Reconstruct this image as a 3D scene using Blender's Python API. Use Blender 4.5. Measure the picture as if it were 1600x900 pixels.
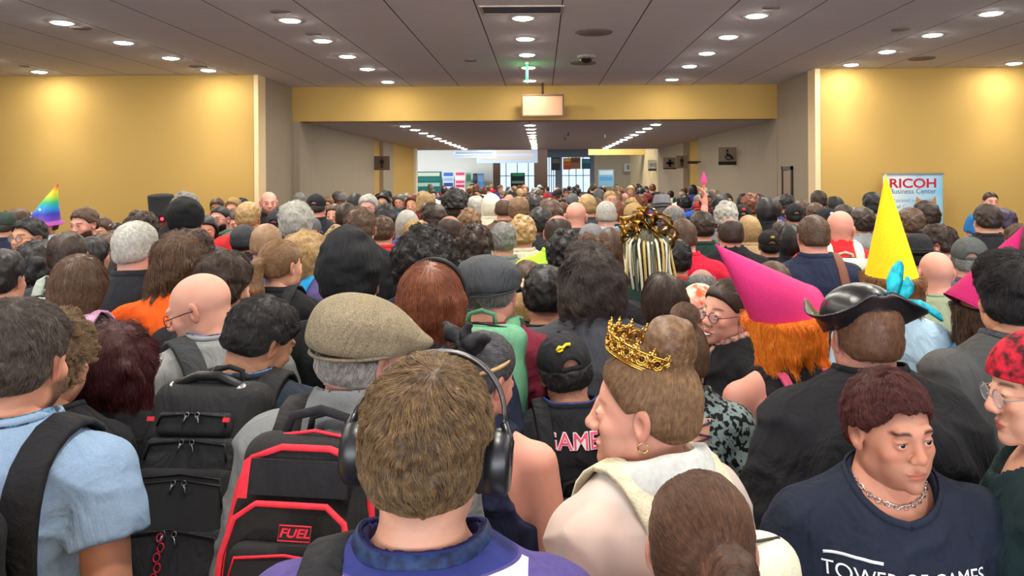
import bpy, math, random
import numpy as np
from mathutils import Vector, Matrix, Euler
SC = bpy.context.scene
for o in list(bpy.data.objects): bpy.data.objects.remove(o)
COL = SC.collection
PI = math.pi
# ---------------------------------------------------------------- camera, world, exposure
F, VX, VY, CAMZ = 1200.0, 845.0, 279.0, 2.0
ROLL = math.radians(0.35)
cd = bpy.data.cameras.new('camera'); cam = bpy.data.objects.new('camera', cd); COL.objects.link(cam)
cd.sensor_width = 36; cd.lens = 36 * F / 1600; cd.clip_start = .05; cd.clip_end = 300
cd.shift_x = -45 / 1600; cd.shift_y = -171 / 1600
cam.location = (0, 0, CAMZ)
cam.rotation_euler = (Matrix.Rotation(ROLL, 3, 'Y') @ Euler((PI / 2, 0, 0)).to_matrix()).to_euler()
SC.camera = cam
W = bpy.data.worlds.new('sky'); SC.world = W; W.use_nodes = True
W.node_tree.nodes['Background'].inputs[0].default_value = (.62, .78, 1, 1)
W.node_tree.nodes['Background'].inputs[1].default_value = 1.2
SC.view_settings.view_transform = 'Standard'; SC.view_settings.look = 'None'
SC.view_settings.gamma = 1; SC.view_settings.use_curve_mapping = False
SC.view_settings.exposure = 0.2
SC.cycles.use_denoising = True
SC.cycles.max_bounces = 7; SC.cycles.diffuse_bounces = 4; SC.cycles.glossy_bounces = 3; SC.cycles.transparent_max_bounces = 8
SC.cycles.caustics_reflective = False; SC.cycles.caustics_refractive = False
SC.cycles.sample_clamp_indirect = 4
CEIL, CEIL2 = 3.62, 3.02
SPOT_W = 100.0
REAR_W = 1150.0
def px(x, y, d):
    """the point that the photo's pixel x, y shows at distance d"""
    u, v = x - VX, y - VY
    c, s = math.cos(ROLL), math.sin(ROLL)
    return Vector(((u * c - v * s) / F * d, d, CAMZ - (v * c + u * s) / F * d))
# ---------------------------------------------------------------- colour and materials
def lin(c):
    return tuple(((v / 255) / 12.92 if v / 255 <= .04045 else ((v / 255 + .055) / 1.055) ** 2.4) for v in c)
_M = {}
def mat(c, rough=.85, kind='cloth', c2=None, scale=60, bump=.0, metal=0, spec=.3, emit=0, sheen=0, alpha=1):
    key = (tuple(c), rough, kind, tuple(c2) if c2 else None, scale, bump, metal, spec, emit, alpha)
    if key in _M: return _M[key]
    m = bpy.data.materials.new(kind); m.use_nodes = True; _M[key] = m
    nt = m.node_tree; N = nt.nodes; L = nt.links; b = N['Principled BSDF']
    b.inputs['Base Color'].default_value = (*lin(c), 1); b.inputs['Roughness'].default_value = rough
    b.inputs['Metallic'].default_value = metal; b.inputs['Specular IOR Level'].default_value = spec
    if emit:
        b.inputs['Emission Color'].default_value = (*lin(c), 1); b.inputs['Emission Strength'].default_value = emit
    if alpha < 1: b.inputs['Alpha'].default_value = alpha
    co = None
    if c2 or bump or kind in ('cloth', 'skin'):
        tc = N.new('ShaderNodeTexCoord'); nz = N.new('ShaderNodeTexNoise'); nz.inputs['Scale'].default_value = scale
        nz.inputs['Detail'].default_value = 4
        L.new(tc.outputs['Object'], nz.inputs['Vector']); co = nz
    if kind == 'cloth' and not c2: c2 = tuple(min(255, v * .93) for v in c)
    if c2:
        r = N.new('ShaderNodeMix'); r.data_type = 'RGBA'
        mp = N.new('ShaderNodeMapRange'); mp.inputs[1].default_value = .38; mp.inputs[2].default_value = .62
        L.new(co.outputs['Fac'], mp.inputs[0]); L.new(mp.outputs[0], r.inputs[0])
        r.inputs[6].default_value = (*lin(c), 1); r.inputs[7].default_value = (*lin(c2), 1)
        L.new(r.outputs[2], b.inputs['Base Color'])
    if bump:
        bp = N.new('ShaderNodeBump'); bp.inputs['Strength'].default_value = bump; bp.inputs['Distance'].default_value = .004
        L.new(co.outputs['Fac'], bp.inputs['Height']); L.new(bp.outputs[0], b.inputs['Normal'])
        if kind == 'cloth':                       # soft creases of the garment
            mg = N.new('ShaderNodeMapping'); mg.inputs['Scale'].default_value = (1, 1, .55); L.new(tc.outputs['Object'], mg.inputs[0])
            wr = N.new('ShaderNodeTexNoise'); wr.inputs['Scale'].default_value = 9; wr.inputs['Detail'].default_value = 3; wr.inputs['Distortion'].default_value = 1.6; L.new(mg.outputs[0], wr.inputs['Vector'])
            b2 = N.new('ShaderNodeBump'); b2.inputs['Strength'].default_value = .55; b2.inputs['Distance'].default_value = .035
            L.new(wr.outputs['Fac'], b2.inputs['Height']); L.new(bp.outputs[0], b2.inputs['Normal']); L.new(b2.outputs[0], b.inputs['Normal'])
    return m
def skin_mat(c, brow=(60, 42, 32), scalp=None, near=False):
    """skin with lips, brows and shorn scalp read from the 'mask' attribute (r lips, g hair, b flush)"""
    key = ('skin', tuple(c), tuple(brow), near)
    if key in _M: return _M[key]
    m = bpy.data.materials.new('skin'); m.use_nodes = True; _M[key] = m
    nt = m.node_tree; N = nt.nodes; L = nt.links; b = N['Principled BSDF']
    b.inputs['Roughness'].default_value = .58; b.inputs['Specular IOR Level'].default_value = .26
    at = N.new('ShaderNodeAttribute'); at.attribute_name = 'mask'
    sp = N.new('ShaderNodeSeparateColor'); L.new(at.outputs['Color'], sp.inputs[0])
    nz = N.new('ShaderNodeTexNoise'); nz.inputs['Scale'].default_value = 22; nz.inputs['Detail'].default_value = 6
    tc = N.new('ShaderNodeTexCoord'); L.new(tc.outputs['Object'], nz.inputs['Vector'])
    def mix(fac, a, bb):
        r = N.new('ShaderNodeMix'); r.data_type = 'RGBA'
        L.new(fac, r.inputs[0])
        if isinstance(a, tuple): r.inputs[6].default_value = (*a, 1)
        else: L.new(a, r.inputs[6])
        r.inputs[7].default_value = (*bb, 1)
        return r.outputs[2]
    base = lin(c); red = lin((min(255, c[0] * 1.0), c[1] * .86, c[2] * .84))
    o = mix(nz.outputs['Fac'], base, red)
    o = mix(sp.outputs[2], o, lin((c[0] * .98, c[1] * .74, c[2] * .70)))
    o = mix(sp.outputs[0], o, lin((c[0] * .84, c[1] * .58, c[2] * .56)))
    o = mix(sp.outputs[1], o, lin(brow))
    L.new(o, b.inputs['Base Color'])
    n2 = N.new('ShaderNodeTexNoise'); n2.inputs['Scale'].default_value = 350; L.new(tc.outputs['Object'], n2.inputs['Vector'])
    bp = N.new('ShaderNodeBump'); bp.inputs['Strength'].default_value = .12; bp.inputs['Distance'].default_value = .001
    L.new(n2.outputs['Fac'], bp.inputs['Height']); L.new(bp.outputs[0], b.inputs['Normal'])
    if near:
        b.inputs['Subsurface Weight'].default_value = .12; b.inputs['Subsurface Scale'].default_value = .008
        b.inputs['Subsurface Radius'].default_value = (1, .4, .25)
    return m
def hair_mat(c, c2=None, rough=.5):
    c2 = c2 or tuple(min(255, v * 1.45 + 8) for v in c)
    key = ('hair', tuple(c), tuple(c2))
    if key in _M: return _M[key]
    m = bpy.data.materials.new('hair'); m.use_nodes = True; _M[key] = m
    nt = m.node_tree; N = nt.nodes; L = nt.links; b = N['Principled BSDF']
    b.inputs['Roughness'].default_value = rough; b.inputs['Specular IOR Level'].default_value = .4
    hi = N.new('ShaderNodeHairInfo'); nz = N.new('ShaderNodeTexNoise'); nz.inputs['Scale'].default_value = 85
    nz.inputs['Detail'].default_value = 5; tc = N.new('ShaderNodeTexCoord'); L.new(tc.outputs['Object'], nz.inputs['Vector'])
    a = N.new('ShaderNodeMath'); a.operation = 'MULTIPLY_ADD'
    L.new(hi.outputs['Random'], a.inputs[0]); a.inputs[1].default_value = .45
    mp = N.new('ShaderNodeMapRange'); mp.inputs[1].default_value = .42; mp.inputs[2].default_value = .64; mp.inputs[4].default_value = .32; ic = N.new('ShaderNodeMath'); ic.operation = 'MULTIPLY_ADD'; L.new(hi.outputs['Intercept'], ic.inputs[0]); ic.inputs[1].default_value = .30; L.new(mp.outputs[0], ic.inputs[2])
    L.new(nz.outputs['Fac'], mp.inputs[0]); L.new(ic.outputs[0], a.inputs[2])
    r = N.new('ShaderNodeMix'); r.data_type = 'RGBA'; L.new(a.outputs[0], r.inputs[0])
    r.inputs[6].default_value = (*lin(c), 1); r.inputs[7].default_value = (*lin(c2), 1)
    L.new(r.outputs[2], b.inputs['Base Color'])
    return m
# ---------------------------------------------------------------- scene helpers
def tag(o, label, cat, group=None, kind=None):
    if label: o['label'] = label
    if cat: o['category'] = cat
    if group: o['group'] = group
    if kind: o['kind'] = kind
    return o
def empty(name, loc=(0, 0, 0), rz=0, s=1):
    o = bpy.data.objects.new(name, None); COL.objects.link(o); o.location = loc; o.rotation_euler = (0, 0, rz); o.scale = (s, s, s)
    o.empty_display_size = .1
    return o
def link(name, data, m=None, parent=None, M=None):
    o = bpy.data.objects.new(name, data); COL.objects.link(o)
    if parent: o.parent = parent
    if M is not None: o.matrix_local = M
    if m is not None:
        if not data.materials: data.materials.append(None)
        o.material_slots[0].link = 'OBJECT'; o.material_slots[0].material = m
    return o
def mesh(V, Q, smooth=True, name='mesh'):
    me = bpy.data.meshes.new(name)
    V = np.asarray(V, dtype=np.float32)
    if isinstance(Q, np.ndarray):
        k = Q.shape[1]; me.vertices.add(len(V)); me.vertices.foreach_set('co', V.ravel())
        me.loops.add(Q.size); me.loops.foreach_set('vertex_index', Q.ravel().astype(np.int32))
        me.polygons.add(len(Q)); me.polygons.foreach_set('loop_start', np.arange(0, Q.size, k, dtype=np.int32))
        me.update(calc_edges=True)
    else:
        me.from_pydata([tuple(map(float, v)) for v in V], [], Q); me.update()
    me.polygons.foreach_set('use_smooth', [smooth] * len(me.polygons))
    return me
class MB:
    """collects simple shapes into one mesh"""
    def __init__(s): s.v = []; s.f = []
    def add(s, v, f):
        n = len(s.v); s.v += [tuple(map(float, p)) for p in v]; s.f += [tuple(i + n for i in q) for q in f]; return s
    def box(s, lo, hi):
        (a, b, c), (d, e, f) = lo, hi
        return s.add([(a, b, c), (d, b, c), (d, e, c), (a, e, c), (a, b, f), (d, b, f), (d, e, f), (a, e, f)],
                     [(0, 3, 2, 1), (4, 5, 6, 7), (0, 1, 5, 4), (1, 2, 6, 5), (2, 3, 7, 6), (3, 0, 4, 7)])
    def tube(s, pts, r, n=8, closed=False):
        pts = [Vector(p) for p in pts]; m = len(pts); R = r if hasattr(r, '__len__') else [r] * m
        v = []; up = None
        for i, p in enumerate(pts):
            t = (pts[(i + 1) % m] - pts[i - 1]) if closed else (pts[min(i + 1, m - 1)] - pts[max(i - 1, 0)])
            t.normalize()
            if up is None: up = t.orthogonal().normalized()
            up = (up - t * up.dot(t)).normalized(); w = t.cross(up)
            for k in range(n):
                a = 2 * PI * k / n; v.append(p + (up * math.cos(a) + w * math.sin(a)) * R[i])
        f = []
        for i in range(m if closed else m - 1):
            for k in range(n):
                a, b = i * n, ((i + 1) % m) * n
                f.append((a + k, a + (k + 1) % n, b + (k + 1) % n, b + k))
        if not closed: f += [tuple(reversed(range(n))), tuple(range((m - 1) * n, m * n))]
        return s.add(v, f)
    def lathe(s, prof, n=32, M=None, lean=None):
        v = []
        for (r, z) in prof:
            for k in range(n):
                a = 2 * PI * k / n; p = Vector((r * math.cos(a), r * math.sin(a), z))
                if lean: p += Vector(lean(z))
                v.append(M @ p if M else p)
        f = []
        for i in range(len(prof) - 1):
            for k in range(n): f.append((i * n + k, i * n + (k + 1) % n, (i + 1) * n + (k + 1) % n, (i + 1) * n + k))
        return s.add(v, f)
    def ribbon(s, pts, nrm, w, t):
        """flat strap through pts with normals nrm"""
        pts = [Vector(p) for p in pts]; m = len(pts); v = []
        for i, p in enumerate(pts):
            d = (pts[min(i + 1, m - 1)] - pts[max(i - 1, 0)]).normalized(); n_ = Vector(nrm[i]).normalized()
            n_ = (n_ - d * n_.dot(d)).normalized(); c = d.cross(n_)
            for a, b in ((-1, -.6), (-.8, 1), (.8, 1), (1, -.6)): v.append(p + c * (a * w / 2) + n_ * (b * t / 2))
        f = [(0, 1, 2, 3), tuple((m - 1) * 4 + k for k in (3, 2, 1, 0))]
        for i in range(m - 1):
            for k in range(4): f.append((i * 4 + k, (i + 1) * 4 + k, (i + 1) * 4 + (k + 1) % 4, i * 4 + (k + 1) % 4))
        return s.add(v, f)
    def sphere(s, c, r, n=12, m=8):
        r = r if hasattr(r, '__len__') else (r, r, r); v = []
        for i in range(m + 1):
            a = PI * i / m
            for k in range(n):
                b = 2 * PI * k / n; v.append((c[0] + r[0] * math.sin(a) * math.cos(b), c[1] + r[1] * math.sin(a) * math.sin(b), c[2] - r[2] * math.cos(a)))
        f = [(i * n + k, i * n + (k + 1) % n, (i + 1) * n + (k + 1) % n, (i + 1) * n + k) for i in range(m) for k in range(n)]
        return s.add(v, f)
    def torus(s, c, R, r, ax=(0, 0, 1), n=24, k=6, sx=1):
        q = Vector((0, 0, 1)).rotation_difference(Vector(ax)); c = Vector(c)
        return s.tube([c + q @ Vector((R * sx * math.cos(2 * PI * i / n), R * math.sin(2 * PI * i / n), 0)) for i in range(n)], r, k, True)
    def data(s, smooth=True): return mesh(s.v, s.f, smooth)
    def build(s, name, m, parent=None, M=None, smooth=True, auto=False):
        o = link(name, s.data(smooth), m, parent, M)
        return o
def struct(name, mb, m, smooth=False):
    o = mb.build(name, m, None, None, smooth); o['kind'] = 'structure'; return o
# ---------------------------------------------------------------- distance fields
_rs = np.random.RandomState(7); _TAB = _rs.rand(32, 32, 32).astype(np.float32) * 2 - 1
def noise(P, f=1.0, seed=0):
    f = np.asarray(f, dtype=np.float32); Q = P * f + seed * 7.31; I = np.floor(Q).astype(np.int32); T = (Q - I); T = T * T * (3 - 2 * T); I &= 31; J = (I + 1) & 31
    x, y, z = I.T; X, Y, Z = J.T; a, b, c = T.T
    def l(u, v, t): return u + (v - u) * t
    return l(l(l(_TAB[x, y, z], _TAB[X, y, z], a), l(_TAB[x, Y, z], _TAB[X, Y, z], a), b),
             l(l(_TAB[x, y, Z], _TAB[X, y, Z], a), l(_TAB[x, Y, Z], _TAB[X, Y, Z], a), b), c)
def sph(P, c, r): return np.sqrt(((P - np.float32(c)) ** 2).sum(1)) - r
def ell(P, c, r):
    q = P - np.float32(c); r = np.float32(r)
    k0 = np.sqrt(((q / r) ** 2).sum(1)); k1 = np.sqrt(((q / (r * r)) ** 2).sum(1)) + 1e-6
    return k0 * (k0 - 1) / k1
def cap(P, a, b, ra, rb=None):
    a = np.float32(a); b = np.float32(b); rb = ra if rb is None else rb
    d = b - a; t = np.clip(((P - a) @ d) / max(1e-9, float(d @ d)), 0, 1)
    return np.sqrt(((P - a - t[:, None] * d) ** 2).sum(1)) - (ra + (rb - ra) * t)
def rbox(P, c, h, r):
    q = np.abs(P - np.float32(c)) - (np.float32(h) - r)
    return np.sqrt((np.maximum(q, 0) ** 2).sum(1)) + np.minimum(q.max(1), 0) - r
def smin(a, b, k):
    h = np.clip(.5 + .5 * (b - a) / k, 0, 1); return b + (a - b) * h - k * h * (1 - h)
def smax(a, b, k): return -smin(-a, -b, k)
def surfnet(f, lo, hi, h, coarse=4, cut=2.6):
    lo = np.float32(lo); n = np.ceil((np.float32(hi) - lo) / h / coarse).astype(int) * coarse + 1
    nc = (n - 1) // coarse + 1
    gx = [lo[i] + np.arange(nc[i], dtype=np.float32) * h * coarse for i in range(3)]
    G = np.stack(np.meshgrid(*gx, indexing='ij'), -1).reshape(-1, 3)
    Vc = f(G).reshape(nc)
    # cells of the coarse grid near the surface
    mn = np.full(nc - 1, 1e9, np.float32); mx = np.full(nc - 1, -1e9, np.float32)
    for a in (0, 1):
        for b in (0, 1):
            for c in (0, 1):
                s = Vc[a:nc[0] - 1 + a, b:nc[1] - 1 + b, c:nc[2] - 1 + c]; mn = np.minimum(mn, s); mx = np.maximum(mx, s)
    near = (mn < h * coarse * cut) & (mx > -h * coarse * cut)
    V = np.repeat(np.repeat(np.repeat(Vc, coarse, 0), coarse, 1), coarse, 2)[:n[0], :n[1], :n[2]]
    V = np.where(V < 0, -1.0, 1.0).astype(np.float32)
    need = np.zeros(n, bool); idx = np.argwhere(near) * coarse
    ofs = np.stack(np.meshgrid(*[np.arange(coarse + 1)] * 3, indexing='ij'), -1).reshape(-1, 3)
    A = (idx[:, None, :] + ofs[None]).reshape(-1, 3)
    need[A[:, 0], A[:, 1], A[:, 2]] = True
    I = np.argwhere(need); V[need] = f(lo + I.astype(np.float32) * h)
    ins = V < 0
    s = ins[:-1, :-1, :-1].astype(np.int8) * 0
    for a in (0, 1):
        for b in (0, 1):
            for c in (0, 1): s = s + ins[a:n[0] - 1 + a, b:n[1] - 1 + b, c:n[2] - 1 + c]
    act = (s > 0) & (s < 8); C = np.argwhere(act)
    if not len(C): return np.zeros((0, 3)), np.zeros((0, 4), int)
    vid = -np.ones(n - 1, np.int64); vid[act] = np.arange(len(C))
    S = np.zeros((len(C), 3)); K = np.zeros(len(C)); cs = [(a, b, c) for a in (0, 1) for b in (0, 1) for c in (0, 1)]
    for p in cs:
        for ax in range(3):
            if p[ax]: continue
            q = list(p); q[ax] = 1
            v0 = V[C[:, 0] + p[0], C[:, 1] + p[1], C[:, 2] + p[2]]; v1 = V[C[:, 0] + q[0], C[:, 1] + q[1], C[:, 2] + q[2]]
            m = (v0 < 0) != (v1 < 0); t = np.where(m, v0 / np.where(m, v0 - v1, 1), 0)
            pt = np.tile(np.array(p, float), (len(C), 1)); pt[:, ax] = t
            S[m] += pt[m]; K[m] += 1
    X = lo + (C + S / K[:, None]) * h
    Qs = []
    for ax in range(3):
        u, w = (ax + 1) % 3, (ax + 2) % 3
        sl0 = [slice(None)] * 3; sl1 = [slice(None)] * 3; sl0[ax] = slice(0, n[ax] - 1); sl1[ax] = slice(1, n[ax])
        E = ins[tuple(sl0)] != ins[tuple(sl1)]; e = np.argwhere(E)
        ok = (e[:, u] > 0) & (e[:, w] > 0) & (e[:, u] < n[u] - 1) & (e[:, w] < n[w] - 1); e = e[ok]
        def g(du, dw):
            k = e.copy(); k[:, u] -= du; k[:, w] -= dw; return vid[k[:, 0], k[:, 1], k[:, 2]]
        q = np.stack([g(1, 1), g(0, 1), g(0, 0), g(1, 0)], 1); flip = ~ins[e[:, 0], e[:, 1], e[:, 2]]
        q[flip] = q[flip][:, ::-1]; Qs.append(q[(q >= 0).all(1)])
    return X, np.concatenate(Qs)
def grad(f, P, e=.002):
    P = P.astype(np.float32); g = np.stack([f(P + np.float32(d) * e) - f(P - np.float32(d) * e) for d in ((1, 0, 0), (0, 1, 0), (0, 0, 1))], 1)
    return g / (np.linalg.norm(g, axis=1, keepdims=True) + 1e-9)
def sdfmesh(f, lo, hi, h): return mesh(*surfnet(f, lo, hi, h))
# ================================================================ ROOM
def wall_mat(c, c2, sc=(60, 60, 4), rough=.8):
    m = bpy.data.materials.new('wall'); m.use_nodes = True; nt = m.node_tree; N = nt.nodes; L = nt.links; b = N['Principled BSDF']
    tc = N.new('ShaderNodeTexCoord'); mp = N.new('ShaderNodeMapping'); mp.inputs['Scale'].default_value = sc
    nz = N.new('ShaderNodeTexNoise'); nz.inputs['Scale'].default_value = 1; nz.inputs['Detail'].default_value = 3
    L.new(tc.outputs['Object'], mp.inputs[0]); L.new(mp.outputs[0], nz.inputs['Vector'])
    r = N.new('ShaderNodeMix'); r.data_type = 'RGBA'; L.new(nz.outputs['Fac'], r.inputs[0])
    r.inputs[6].default_value = (*lin(c), 1); r.inputs[7].default_value = (*lin(c2), 1)
    L.new(r.outputs[2], b.inputs['Base Color']); b.inputs['Roughness'].default_value = rough; b.inputs['Specular IOR Level'].default_value = .15
    bp = N.new('ShaderNodeBump'); bp.inputs['Strength'].default_value = .15; bp.inputs['Distance'].default_value = .003
    L.new(nz.outputs['Fac'], bp.inputs['Height']); L.new(bp.outputs[0], b.inputs['Normal'])
    return m
def ceil_mat(x0, step, ys, c=(240, 234, 236)):
    """acoustic panels with thin dark joints every step metres"""
    m = bpy.data.materials.new('ceiling'); m.use_nodes = True; nt = m.node_tree; N = nt.nodes; L = nt.links; b = N['Principled BSDF']
    tc = N.new('ShaderNodeTexCoord'); sx = N.new('ShaderNodeSeparateXYZ'); L.new(tc.outputs['Object'], sx.inputs[0])
    def mth(op, a, bb=None, c_=None):
        n = N.new('ShaderNodeMath'); n.operation = op
        for i, v in enumerate((a, bb, c_)):
            if v is None: continue
            if isinstance(v, (int, float)): n.inputs[i].default_value = v
            else: L.new(v, n.inputs[i])
        return n.outputs[0]
    def joint(co, o, st, wd):
        a = mth('MODULO', mth('ADD', mth('DIVIDE', mth('SUBTRACT', co, o), st), 100), 1)
        return mth('GREATER_THAN', mth('ABSOLUTE', mth('SUBTRACT', a, .5)), .5 - wd / st)
    j = joint(sx.outputs[0], x0, step, .006)
    j2 = mth('MULTIPLY', joint(sx.outputs[1], ys, 1.7, .003), .35)
    j = mth('MAXIMUM', j, j2)
    mp = N.new('ShaderNodeMapping'); mp.inputs['Scale'].default_value = (6, 60, 1); L.new(tc.outputs['Object'], mp.inputs[0])
    nz = N.new('ShaderNodeTexNoise'); nz.inputs['Scale'].default_value = 1; nz.inputs['Detail'].default_value = 4; L.new(mp.outputs[0], nz.inputs['Vector'])
    r = N.new('ShaderNodeMix'); r.data_type = 'RGBA'; L.new(nz.outputs['Fac'], r.inputs[0])
    r.inputs[6].default_value = (*lin(c), 1); r.inputs[7].default_value = (*lin(tuple(v * .9 for v in c)), 1)
    r2 = N.new('ShaderNodeMix'); r2.data_type = 'RGBA'; L.new(j, r2.inputs[0]); L.new(r.outputs[2], r2.inputs[6])
    r2.inputs[7].default_value = (*lin((70, 55, 52)), 1)
    L.new(r2.outputs[2], b.inputs['Base Color']); b.inputs['Roughness'].default_value = .9; b.inputs['Specular IOR Level'].default_value = .1
    return m
GOLD = wall_mat((192, 158, 92), (184, 149, 84), (90, 90, 90))
TAUPE = wall_mat((166, 152, 134), (148, 134, 116), (45, 45, 1.2))
TRIM = mat((236, 206, 160), .6, 'paint')
WHITE = mat((214, 218, 216), .7, 'paint')
CARPET = mat((74, 66, 62), .95, 'cloth', (50, 46, 50), 5)
BRONZE = mat((58, 42, 32), .5, 'paint')
YB, YL, YE, YH = 11.5, 13.4, 27.0, 62.0; YW = 11.8          # gold wall, beam, corridor end, far hall end
struct('floor', MB().box((-15, -7, -.1), (15, YH + 1, 0)), CARPET)
struct('ceiling', MB().box((-15, -7, CEIL), (15, YL + .3, CEIL + .15)), ceil_mat(.21, .81, YB + .25))
struct('ceiling_corridor', MB().box((-4.6, YL + .3, CEIL2), (4.6, YE, CEIL2 + .5)), ceil_mat(-.2, 2.4, YL + 2.2, (228, 218, 218)))
struct('wall_left', MB().box((-15, YW, 0), (-4.40, YW + .3, CEIL)), GOLD)
struct('wall_right', MB().box((4.195, YB, 0), (15, YB + .3, CEIL)), GOLD)
struct('wall_side_left', MB().box((-15.2, -7, 0), (-15, YW + .3, CEIL)), GOLD)
struct('wall_side_right', MB().box((15, -7, 0), (15.2, YB, CEIL)), GOLD)
struct('wall_rear', MB().box((-15, -7.2, 0), (-9, -7, CEIL)).box((9, -7.2, 0), (15, -7, CEIL)).box((-9, -7.2, 3.3), (9, -7, CEIL)).box((-9, -7.2, 0), (9, -7, .5)), GOLD)
wn = MB()
for k in range(13): wn.box((-9.03 + 1.5 * k, -7.15, .5), (-8.97 + 1.5 * k, -7.05, 3.3))
struct('window_5', wn, mat((120, 120, 120), .4, 'metal'))  # unseen window frame, added to go with the rear fill light
dl = bpy.data.lights.new('rear_fill', 'AREA'); dl.shape = 'RECTANGLE'; dl.size = 18; dl.size_y = 2.8; dl.energy = REAR_W; dl.color = (.93, .96, 1)
dlo = bpy.data.objects.new('rear_fill', dl); COL.objects.link(dlo); dlo.location = (0, -6.95, 1.9); dlo.rotation_euler = (math.radians(118), 0, 0)  # fill light added out of view behind the camera, softens the crowd's backs
struct('wall_inner_left', MB().box((-4.5, YW + .301, 0), (-4.33, YL, CEIL)), TAUPE)
struct('wall_inner_right', MB().box((4.13, YB + .301, 0), (4.45, YL, CEIL)), TAUPE)
struct('trim_1', MB().box((-4.40, YW - .012, 0), (-4.33, YW + .3, CEIL)), TRIM)
struct('trim_2', MB().box((4.11, YB - .012, 0), (4.19, YB + .3, CEIL)), TRIM)
struct('trim_3', MB().box((4.19, YB - .006, 0), (4.197, YB, CEIL)).box((-4.407, YW - .006, 0), (-4.40, YW, CEIL)), mat((90, 66, 40), .7, 'paint'))
struct('wall_lintel', MB().box((-4.5, YL, CEIL2), (4.45, YL + .3, CEIL)), GOLD)
struct('wall_corridor_left', MB().box((-4.5, YL, 0), (-4.2, 19.4, CEIL2)).box((-4.5, 20.5, 0), (-4.2, 21.9, CEIL2)), TAUPE)
struct('wall_corridor_right', MB().box((4.12, YL, 0), (4.4, 20.1, CEIL2)), TAUPE)
struct('wall_recess_left', MB().box((-4.6, 19.4, 0), (-4.3, 20.5, CEIL2)).box((-4.5, 21.9, 0), (-4.2, 25.4, CEIL2)), GOLD)
struct('wall_corridor_end', MB().box((4.12, 22.2, 0), (4.4, 27, CEIL2)), TAUPE)
struct('wall_recess_right', MB().box((4.3, 20.101, 0), (4.9, 22.199, CEIL2)), GOLD)
struct('trim_4', MB().box((-4.4, 25.4, 0), (-4.12, 25.7, CEIL2)), mat((225, 215, 190), .6, 'paint'))
rb = MB()
for k in range(36):
    y = 27.1 + k * .235; rb.box((4.13, y, 0), (4.20, y + .12, 3.6))
rb.box((4.20, 27.01, 0), (4.4, 35.6, 3.6))
struct('wall_ribbed', rb, mat((232, 214, 172), .7, 'paint'))
# far hall beyond the corridor
struct('wall_hall_left', MB().box((-9, 33, 0), (-2.05, 33.2, 4.6)).box((-9.2, YE, 0), (-9, 33, 5)).box((-9, YE, 0), (-4.4, YE + .2, 5)), WHITE)
struct('wall_hall_right', MB().box((4.4, 35.4, 0), (9, 35.6, 5)).box((3.1, 44, 0), (9, 44.2, 5)), mat((222, 208, 178), .7, 'paint'))
struct('ceiling_hall', MB().box((-9.2, YE, 4.4), (9.2, YH, 4.6)).box((-4.6, YE - .05, CEIL2), (4.6, YE, 4.4)), WHITE)
struct('wall_hall_outer', MB().box((9, 27, 0), (9.2, YH, 5)).box((4.4, 27, 0), (9, 27.2, 5)).box((-9.2, 33, 0), (-9, YH, 5)), WHITE)
hw = MB().box((-9, YH, 3.7), (9, YH + .2, 5)).box((-9, YH, 0), (9, YH + .2, .9))
for xx in (-9, -6.2, -4.2, 1.2, 4.0, 7): hw.box((xx, YH, .9), (xx + .5, YH + .2, 3.7))
struct('wall_hall_far', hw, mat((190, 196, 205), .6, 'paint'))
for i, (a, b) in enumerate(((-3.7, -.1), (.5, 1.2), (1.7, 4.0), (4.5, 7))):
    w = MB()
    for k in range(5):
        x = a + (b - a) * k / 4; w.box((x - .03, YH + .05, .9), (x + .03, YH + .12, 3.7))
    w.box((a, YH + .05, 2.2), (b, YH + .12, 2.26))
    struct('window_%d' % (i + 1), w, mat((150, 165, 185), .4, 'metal'))
struct('trim_5', MB().box((-2.05, 33, 0), (-1.75, 33.3, 4.6)).box((-.35, 40, 0), (.35, 40.4, 4.4)), mat((96, 76, 66), .7, 'paint'))
struct('trim_6', MB().box((1.9, 30.5, 2.92), (4.12, 30.7, 3.4)), mat((236, 205, 120), .7, 'paint'))
# door in the right inner wall
d_ = struct('door_1', MB().box((4.118, 12.62, 0), (4.129, 13.05, 2.12)), mat((150, 130, 108), .6, 'paint'))
fr = MB().box((4.10, 12.56, 0), (4.129, 12.62, 2.18)).box((4.10, 13.05, 0), (4.129, 13.1, 2.18)).box((4.10, 12.56, 2.12), (4.129, 13.1, 2.18))
fr.build('door_frame', BRONZE, d_, smooth=False)
MB().tube([(4.118, 12.68, 1.02), (4.07, 12.68, 1.02), (4.07, 12.78, 1.02)], .012).build('door_handle', mat((180, 175, 165), .3, 'metal', metal=1), d_)
# unseen panels and area lamps added to brighten the hall
for i, (x, y) in enumerate(((-6.5, 30), (-4.5, 30), (-2, 29.3), (2.2, 29.3), (-5, 38), (0, 38), (5, 38), (-3, 46), (3, 46), (-3, 54), (3, 54))):
    l = bpy.data.lights.new('hall_fill_lamp', 'AREA'); l.shape = 'SQUARE'; l.size = 1.2; l.energy = 95; l.color = (1, .98, .95)
    t = empty('added_light_panel', (x, y, 4.37)); tag(t, 'square unseen light panel added above the far hall, %s' % ('far left corner nearest the corridor', 'left of the nearest row', 'middle of the nearest row', 'right of the nearest row', 'left of the second row', 'middle of the second row', 'right of the second row', 'left of the third row', 'right of the third row', 'left of the last row', 'right of the last row')[i], 'ceiling light', 'added hall light panels')
    MB().box((-.6, -.6, 0), (.6, .6, .02)).build('diffuser', mat((255, 252, 245), .5, 'glow', emit=3), t, smooth=False)
    o = bpy.data.objects.new('panel_fill_lamp', l); COL.objects.link(o); o.parent = t; o.location = (0, 0, -.03)
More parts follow.
